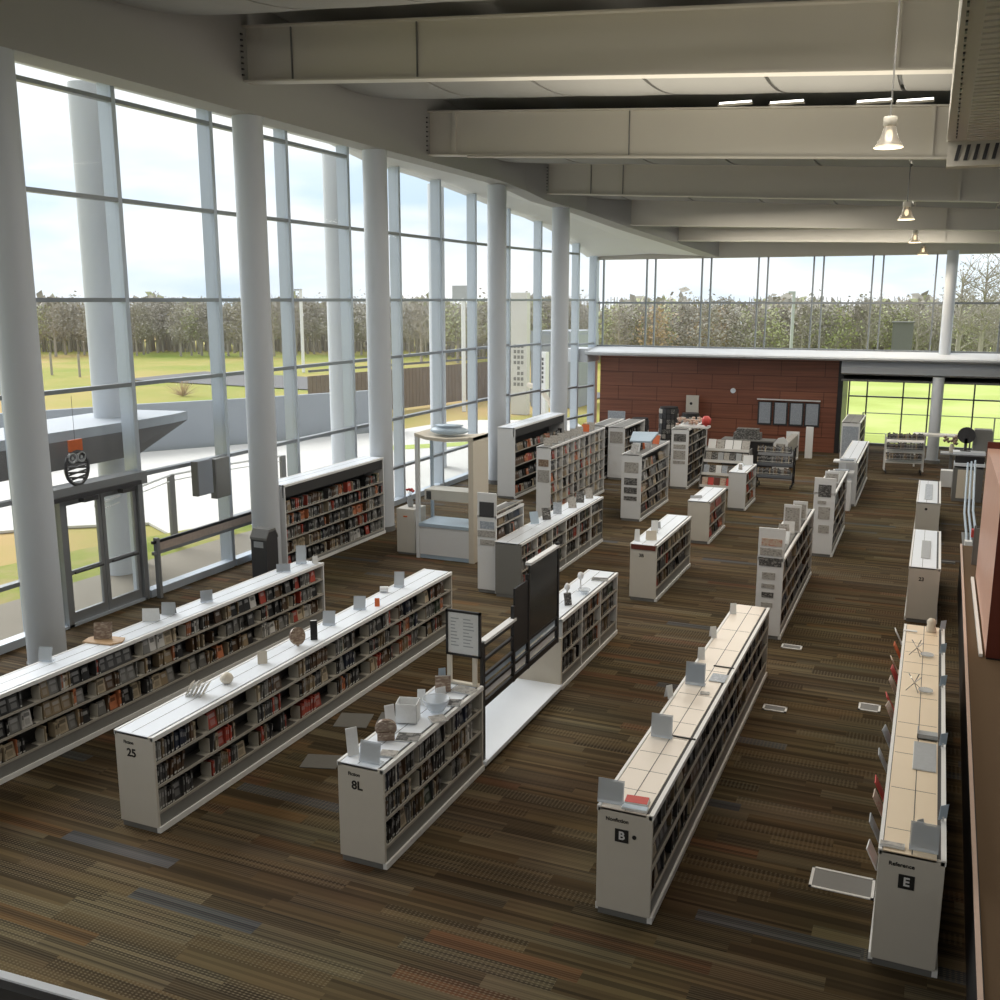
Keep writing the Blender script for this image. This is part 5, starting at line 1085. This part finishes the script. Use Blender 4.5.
px = ony(792, 330, 80); t = thing('lamp_post', 'slim lamp post beyond the clerestory windows', 'lamp post', (px[0], 80, -.1)); obj('pole', MB().tube((0, 0, 0), (0, 0, 6.9), .12, n=10), M['greycard'], t); obj('lamp_head', MB().box(-.4, .1, -.12, .12, 6.8, 6.95), M['greycard'], t)
tag(obj('utility_shed', MB().box(-.8, .8, -1.0, 1.0, 0, 4.4).box(-.9, .9, -1.1, 1.1, 4.4, 4.5), M['asphalt'], None, (ony(903, 330, 92)[0], 92, -.08)), 'dark blue-grey small building among the trees behind the lawn', 'building')
# neighbouring pylon signs
def pylon(x, y, w, h, label, body, chars, z0=2.0, z1=4.6, letter='black'):
    t = thing('pylon_sign', label, 'sign', (x, y, -.1)); obj('pillar', MB().box(-w/2, w/2, -.25, .25, 0, h), M[body], t)
    s = MB(); n = 8
    for k in range(n):
        z = z0+(z1-z0)*k/n
        for j in range(3):
            if random.random() < .75: xx = -w*.32+j*w*.23; s.box(xx, xx+w*.16, -.262, -.25, z, z+(z1-z0)/n*.62)
    obj('lettering', s, M['dark'] if letter == 'black' else M['base'], t)
p1 = ony(520.5, 345, 52); pylon(p1[0], 52, .95, 6.7, 'tall pale pillar with dark vertical lettering outside the glass', 'concrete', 8, 1.6, 4.0, 'g')
p1 = ony(542, 370, 50); t = pylon(p1[0], 50, .6, 3.6, 'white banner with black vertical lettering outside', 'white', 8, 1.5, 3.4)
px = ony(545, 350, 56); tag(obj('shop_block', MB().box(-1.2, 1.6, 0, 4, -.1, 4.4).box(-1.3, 1.7, -.1, 4.1, 3.2, 4.2), M['wallc'], None, (px[0]+.3, 56, 0)), 'low grey building block behind the white banner', 'building')
sl_ = MB(); 
for k in range(8):
    a = k*.19; a2 = a+.19; sl_.tube((1.6*math.cos(a), 0, 2.2*math.sin(a)), (1.6*math.cos(a2), 0, 2.2*math.sin(a2)), .12, n=8)
px = ony(541, 410, 46); tag(obj('curved_arch', sl_, M['cream'], None, (px[0]-.8, 46.0, -.1)), 'cream and orange curved arch outside by the far wall case', 'arch')
for nm, (x, y, a, b) in {'rail': (-3.0, 50, 16, 0)}.items():
    t = thing('lawn_railing', 'thin grey railing on the lawn outside the low windows', 'railing', (x, y, -.08)); rr = MB().box(0, 17, -.02, .02, 1.05, 1.09).box(0, 17, -.02, .02, .1, .13)
    obj('rails', rr, M['doorf'], t)
    for k in range(7): obj('post', MB().box(k*2.8-.03, k*2.8+.03, -.03, .03, 0, 1.08), M['doorf'], t)
for i, (px_, yy) in enumerate(((52, 372), (80, 374))):
    q = onz(px_, yy+3, -.1); tag(obj('fence_stake', MB().tube((0, 0, 0), (0, 0, 1.9), .1, n=8), M['bark'], None, (q[0], q[1], -.1)), ('left' if i == 0 else 'right')+' wooden stake of two standing in the meadow', 'stake')
sh = MB()
for k in range(60):
    a = random.uniform(0, 2*PI); e = random.uniform(.2, 1.4); L_ = random.uniform(.8, 1.5); sh.tube((0, 0, 0), (L_*math.cos(a)*math.cos(e), L_*math.sin(a)*math.cos(e), L_*math.sin(e)), .02, .006, 4)
q = onz(183, 396, -.1); tag(obj('bare_shrub', sh, M['rust'], None, (q[0], q[1], -.1)), 'bare reddish shrub in the meadow above the curved wall', 'shrub')
q = onz(417, 358, -.1)
# trees
def tree_mesh(seed, h, crown, leafm, nq=260, bare=False):
    rnd = random.Random(seed); mb = MB(); mb.tube((0, 0, 0), (0, 0, h*.35), .16, .11, 6, 0, False); mb.tube((0, 0, h*.35), (.1, 0, h*.85), .11, .03, 6, 0, False)
    tips = []
    for k in range(34):
        z = h*rnd.uniform(.18, .8); a = rnd.uniform(0, 2*PI); L = crown*rnd.uniform(.5, 1)*(1.1-.55*z/h); e = rnd.uniform(.35, 1.1)
        p = Vector((0, 0, z)); q = p+Vector((L*math.cos(a)*math.cos(e), L*math.sin(a)*math.cos(e), L*math.sin(e)*.8)); mb.tube(p, q, .05, .015, 4, 0, False)
        for j in range(5):
            s = p+(q-p)*rnd.uniform(.35, 1); r = s+Vector((rnd.uniform(-.7, .7), rnd.uniform(-.7, .7), rnd.uniform(.1, .9))); mb.tube(s, r, .022, .008, 3, 0, False); tips.append(r)
    for k in range(nq):
        t_ = rnd.choice(tips)+Vector((rnd.gauss(0, .35), rnd.gauss(0, .35), rnd.gauss(0, .35))); s = rnd.uniform(.06, .2) if not bare else rnd.uniform(.03, .08)
        d1 = Vector((rnd.gauss(0, 1), rnd.gauss(0, 1), rnd.gauss(0, 1))).normalized()*s; d2 = d1.orthogonal().normalized()*s*.7
        mb.add([t_-d1, t_+d2, t_+d1, t_-d2], [(0, 1, 2, 3)], 1)
    return mb.mesh('bare_tree', [M['bark'], leafm])
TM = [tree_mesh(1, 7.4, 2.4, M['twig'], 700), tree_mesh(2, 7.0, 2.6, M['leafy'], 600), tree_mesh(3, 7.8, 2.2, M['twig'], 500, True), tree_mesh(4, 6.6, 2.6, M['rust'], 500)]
TL = ['grey bare tree in the woodland edge beyond the meadow', 'tree with yellow-green spring leaves in the woodland edge', 'tall thin leafless tree in the woodland edge', 'tree with russet leaves in the woodland edge']
rt = random.Random(11)
def put_tree(k, x, y, s, z=-.1, lab=None, grp=None):
    o = link('bare_tree', TM[k], None, (x, y, z), rt.uniform(0, 6)); o.scale = (s*1.15, s*1.15, s); lab = lab or TL[k]; tag(o, lab, 'tree', grp or lab)
arc = []
for k in range(130):
    px_ = -20+k*(1020/129)+rt.uniform(-3, 3); dpt = (118 if px_ < 420 else 105 if px_ < 600 else 96)+rt.uniform(-6, 5)
    d = ray(px_, 300); d = Vector((d.x, d.y, 0)); d = d/ (d.dot(FW)); p = d*dpt
    kk = rt.choice([0, 0, 0, 2, 2, 1] if px_ < 600 else [0, 0, 2, 1, 1, 3]); put_tree(kk, p.x, p.y, rt.uniform(.78, .92) * (1 if px_ < 600 else 1.0))
for px_, s in ((962, 1.3), (985, 1.4), (1010, 1.3)):
    d = ray(px_, 300); d = Vector((d.x, d.y, 0)); p = d/d.dot(FW)*85; put_tree(2, p.x, p.y, s, lab='tall bare tree rising above the others beyond the clerestory, near the slim column', grp='tall trees by the slim column')
# dense growth behind the trees
wd = MB(); rw = random.Random(5)
for k in range(9000):
    px_ = rw.uniform(-60, 1060); dpt = (128 if px_ < 420 else 116 if px_ < 600 else 106)+rw.uniform(-3, 10); d = ray(px_, 300); d = Vector((d.x, d.y, 0)); p = d/d.dot(FW)*dpt
    hgt = 5.9+.5*math.sin(px_*.05)+.35*math.sin(px_*.13+1)+rw.gauss(0, .25); z = hgt*rw.random()**.7; s = rw.uniform(.3, .8)
    d1 = Vector((rw.gauss(0, 1), rw.gauss(0, 1), rw.gauss(0, 1))).normalized()*s; d2 = d1.orthogonal().normalized()*s*.6
    wd.add([p+Vector((0, 0, z))-d1, p+Vector((0, 0, z))+d2, p+Vector((0, 0, z))+d1, p+Vector((0, 0, z))-d2], [(0, 1, 2, 3)], 0 if rw.random() < .85 else 1)
for k in range(1500):
    px_ = rw.uniform(-60, 1060); dpt = (125 if px_ < 420 else 113 if px_ < 600 else 103)+rw.uniform(-3, 6); d = ray(px_, 300); d = Vector((d.x, d.y, 0)); p = d/d.dot(FW)*dpt
    wd.tube((p.x, p.y, -.1), (p.x+rw.uniform(-.4, .4), p.y, rw.uniform(4.5, 6.6)), .11, .04, 4, 2, False)
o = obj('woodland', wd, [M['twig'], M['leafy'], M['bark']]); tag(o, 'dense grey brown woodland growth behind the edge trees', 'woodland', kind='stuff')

# ------------------------------------------------------------------ world and lights
w = bpy.data.worlds.new('sky'); SC.world = w; w.use_nodes = True; nt = w.node_tree; bg = nt.nodes['Background']
tc = nt.nodes.new('ShaderNodeTexCoord'); sp = nt.nodes.new('ShaderNodeSeparateXYZ'); nt.links.new(tc.outputs['Generated'], sp.inputs[0])
r = nt.nodes.new('ShaderNodeValToRGB'); e = r.color_ramp.elements; e[0].position = 0.0; e[0].color = (.60, .72, .84, 1); e[1].position = .4; e[1].color = (.93, .97, 1.0, 1)
x = e.new(.06); x.color = (.56, .72, .90, 1); x = e.new(.17); x.color = (.72, .86, .97, 1); x = e.new(.24); x.color = (.86, .94, 1.0, 1)
nt.links.new(sp.outputs[2], r.inputs[0])
mp = nt.nodes.new('ShaderNodeMapping'); mp.inputs['Scale'].default_value = (2.2, 2.2, 9); nt.links.new(tc.outputs['Generated'], mp.inputs[0])
nz = nt.nodes.new('ShaderNodeTexNoise'); nz.inputs['Scale'].default_value = 1.6; nz.inputs['Detail'].default_value = 5; nt.links.new(mp.outputs[0], nz.inputs['Vector'])
cr = nt.nodes.new('ShaderNodeMapRange'); cr.inputs[1].default_value = .36; cr.inputs[2].default_value = .62; nt.links.new(nz.outputs['Fac'], cr.inputs[0])
mx = nt.nodes.new('ShaderNodeMix'); mx.data_type = 'RGBA'; mx.inputs[7].default_value = (1, 1, 1, 1); nt.links.new(cr.outputs[0], mx.inputs[0]); nt.links.new(r.outputs[0], mx.inputs[6])
nt.links.new(mx.outputs[2], bg.inputs['Color']); bg.inputs['Strength'].default_value = 1.1
sun = bpy.data.lights.new('added_soft_sun', 'SUN'); sun.energy = 3.6; sun.angle = math.radians(40); sun.color = (1, .98, .95)  # soft sun added under an overcast sky to brighten tops near the glass
so = bpy.data.objects.new('added_soft_sun', sun); C.objects.link(so); so.rotation_euler = Vector((-1.0, .35, .75)).to_track_quat('Z', 'Y').to_euler()
def area(nm, loc, sx, sy, e, col=(1, .93, .82), rot=(0, 0, 0)):
    l = bpy.data.lights.new(nm, 'AREA'); l.shape = 'RECTANGLE'; l.size = sx; l.size_y = sy; l.energy = e; l.color = col
    o = bpy.data.objects.new(nm, l); C.objects.link(o); o.location = loc; o.rotation_euler = rot
for y in (14.0, 22.0, 29.5, 35.3, 39.3):
    area('overhead_fill', (-4, y, 10.2 if y < 20 else 9.9 if y < 28 else 9.3 if y < 36 else 8.9), 9, .5, 260)  # added fill without fixtures, brightens the bookcase tops from above
area('ceiling_fill', (-4, 20, 8.4), 8, 6, 260, (1, .92, .78), (PI, 0, 0))  # unseen fill added below the beams to brighten the ceiling
area('front_fill', (-4, -1, 10.0), 8, 2, 170, (1, .95, .88), (math.radians(35), 0, 0))  # fill added behind the camera to brighten the near end panels
# ------------------------------------------------------------------ camera
cd = bpy.data.cameras.new('camera'); cd.sensor_width = 36; cd.lens = 36*F/1000; cd.clip_start = .05; cd.clip_end = 1000
co = bpy.data.objects.new('camera', cd); C.objects.link(co); co.location = (0, 0, H)
Mx = Matrix((RT, UP, -FW)).transposed().to_4x4(); co.matrix_world = Matrix.Translation((0, 0, H)) @ Mx
SC.camera = co
SC.view_settings.view_transform = 'Standard'; SC.view_settings.look = 'None'; SC.view_settings.gamma = 1; SC.view_settings.use_curve_mapping = False; SC.view_settings.exposure = 0.25
SC.cycles.use_denoising = True
SC.cycles.max_bounces = 8; SC.cycles.transparent_max_bounces = 24
SC.cycles.sample_clamp_indirect = 6
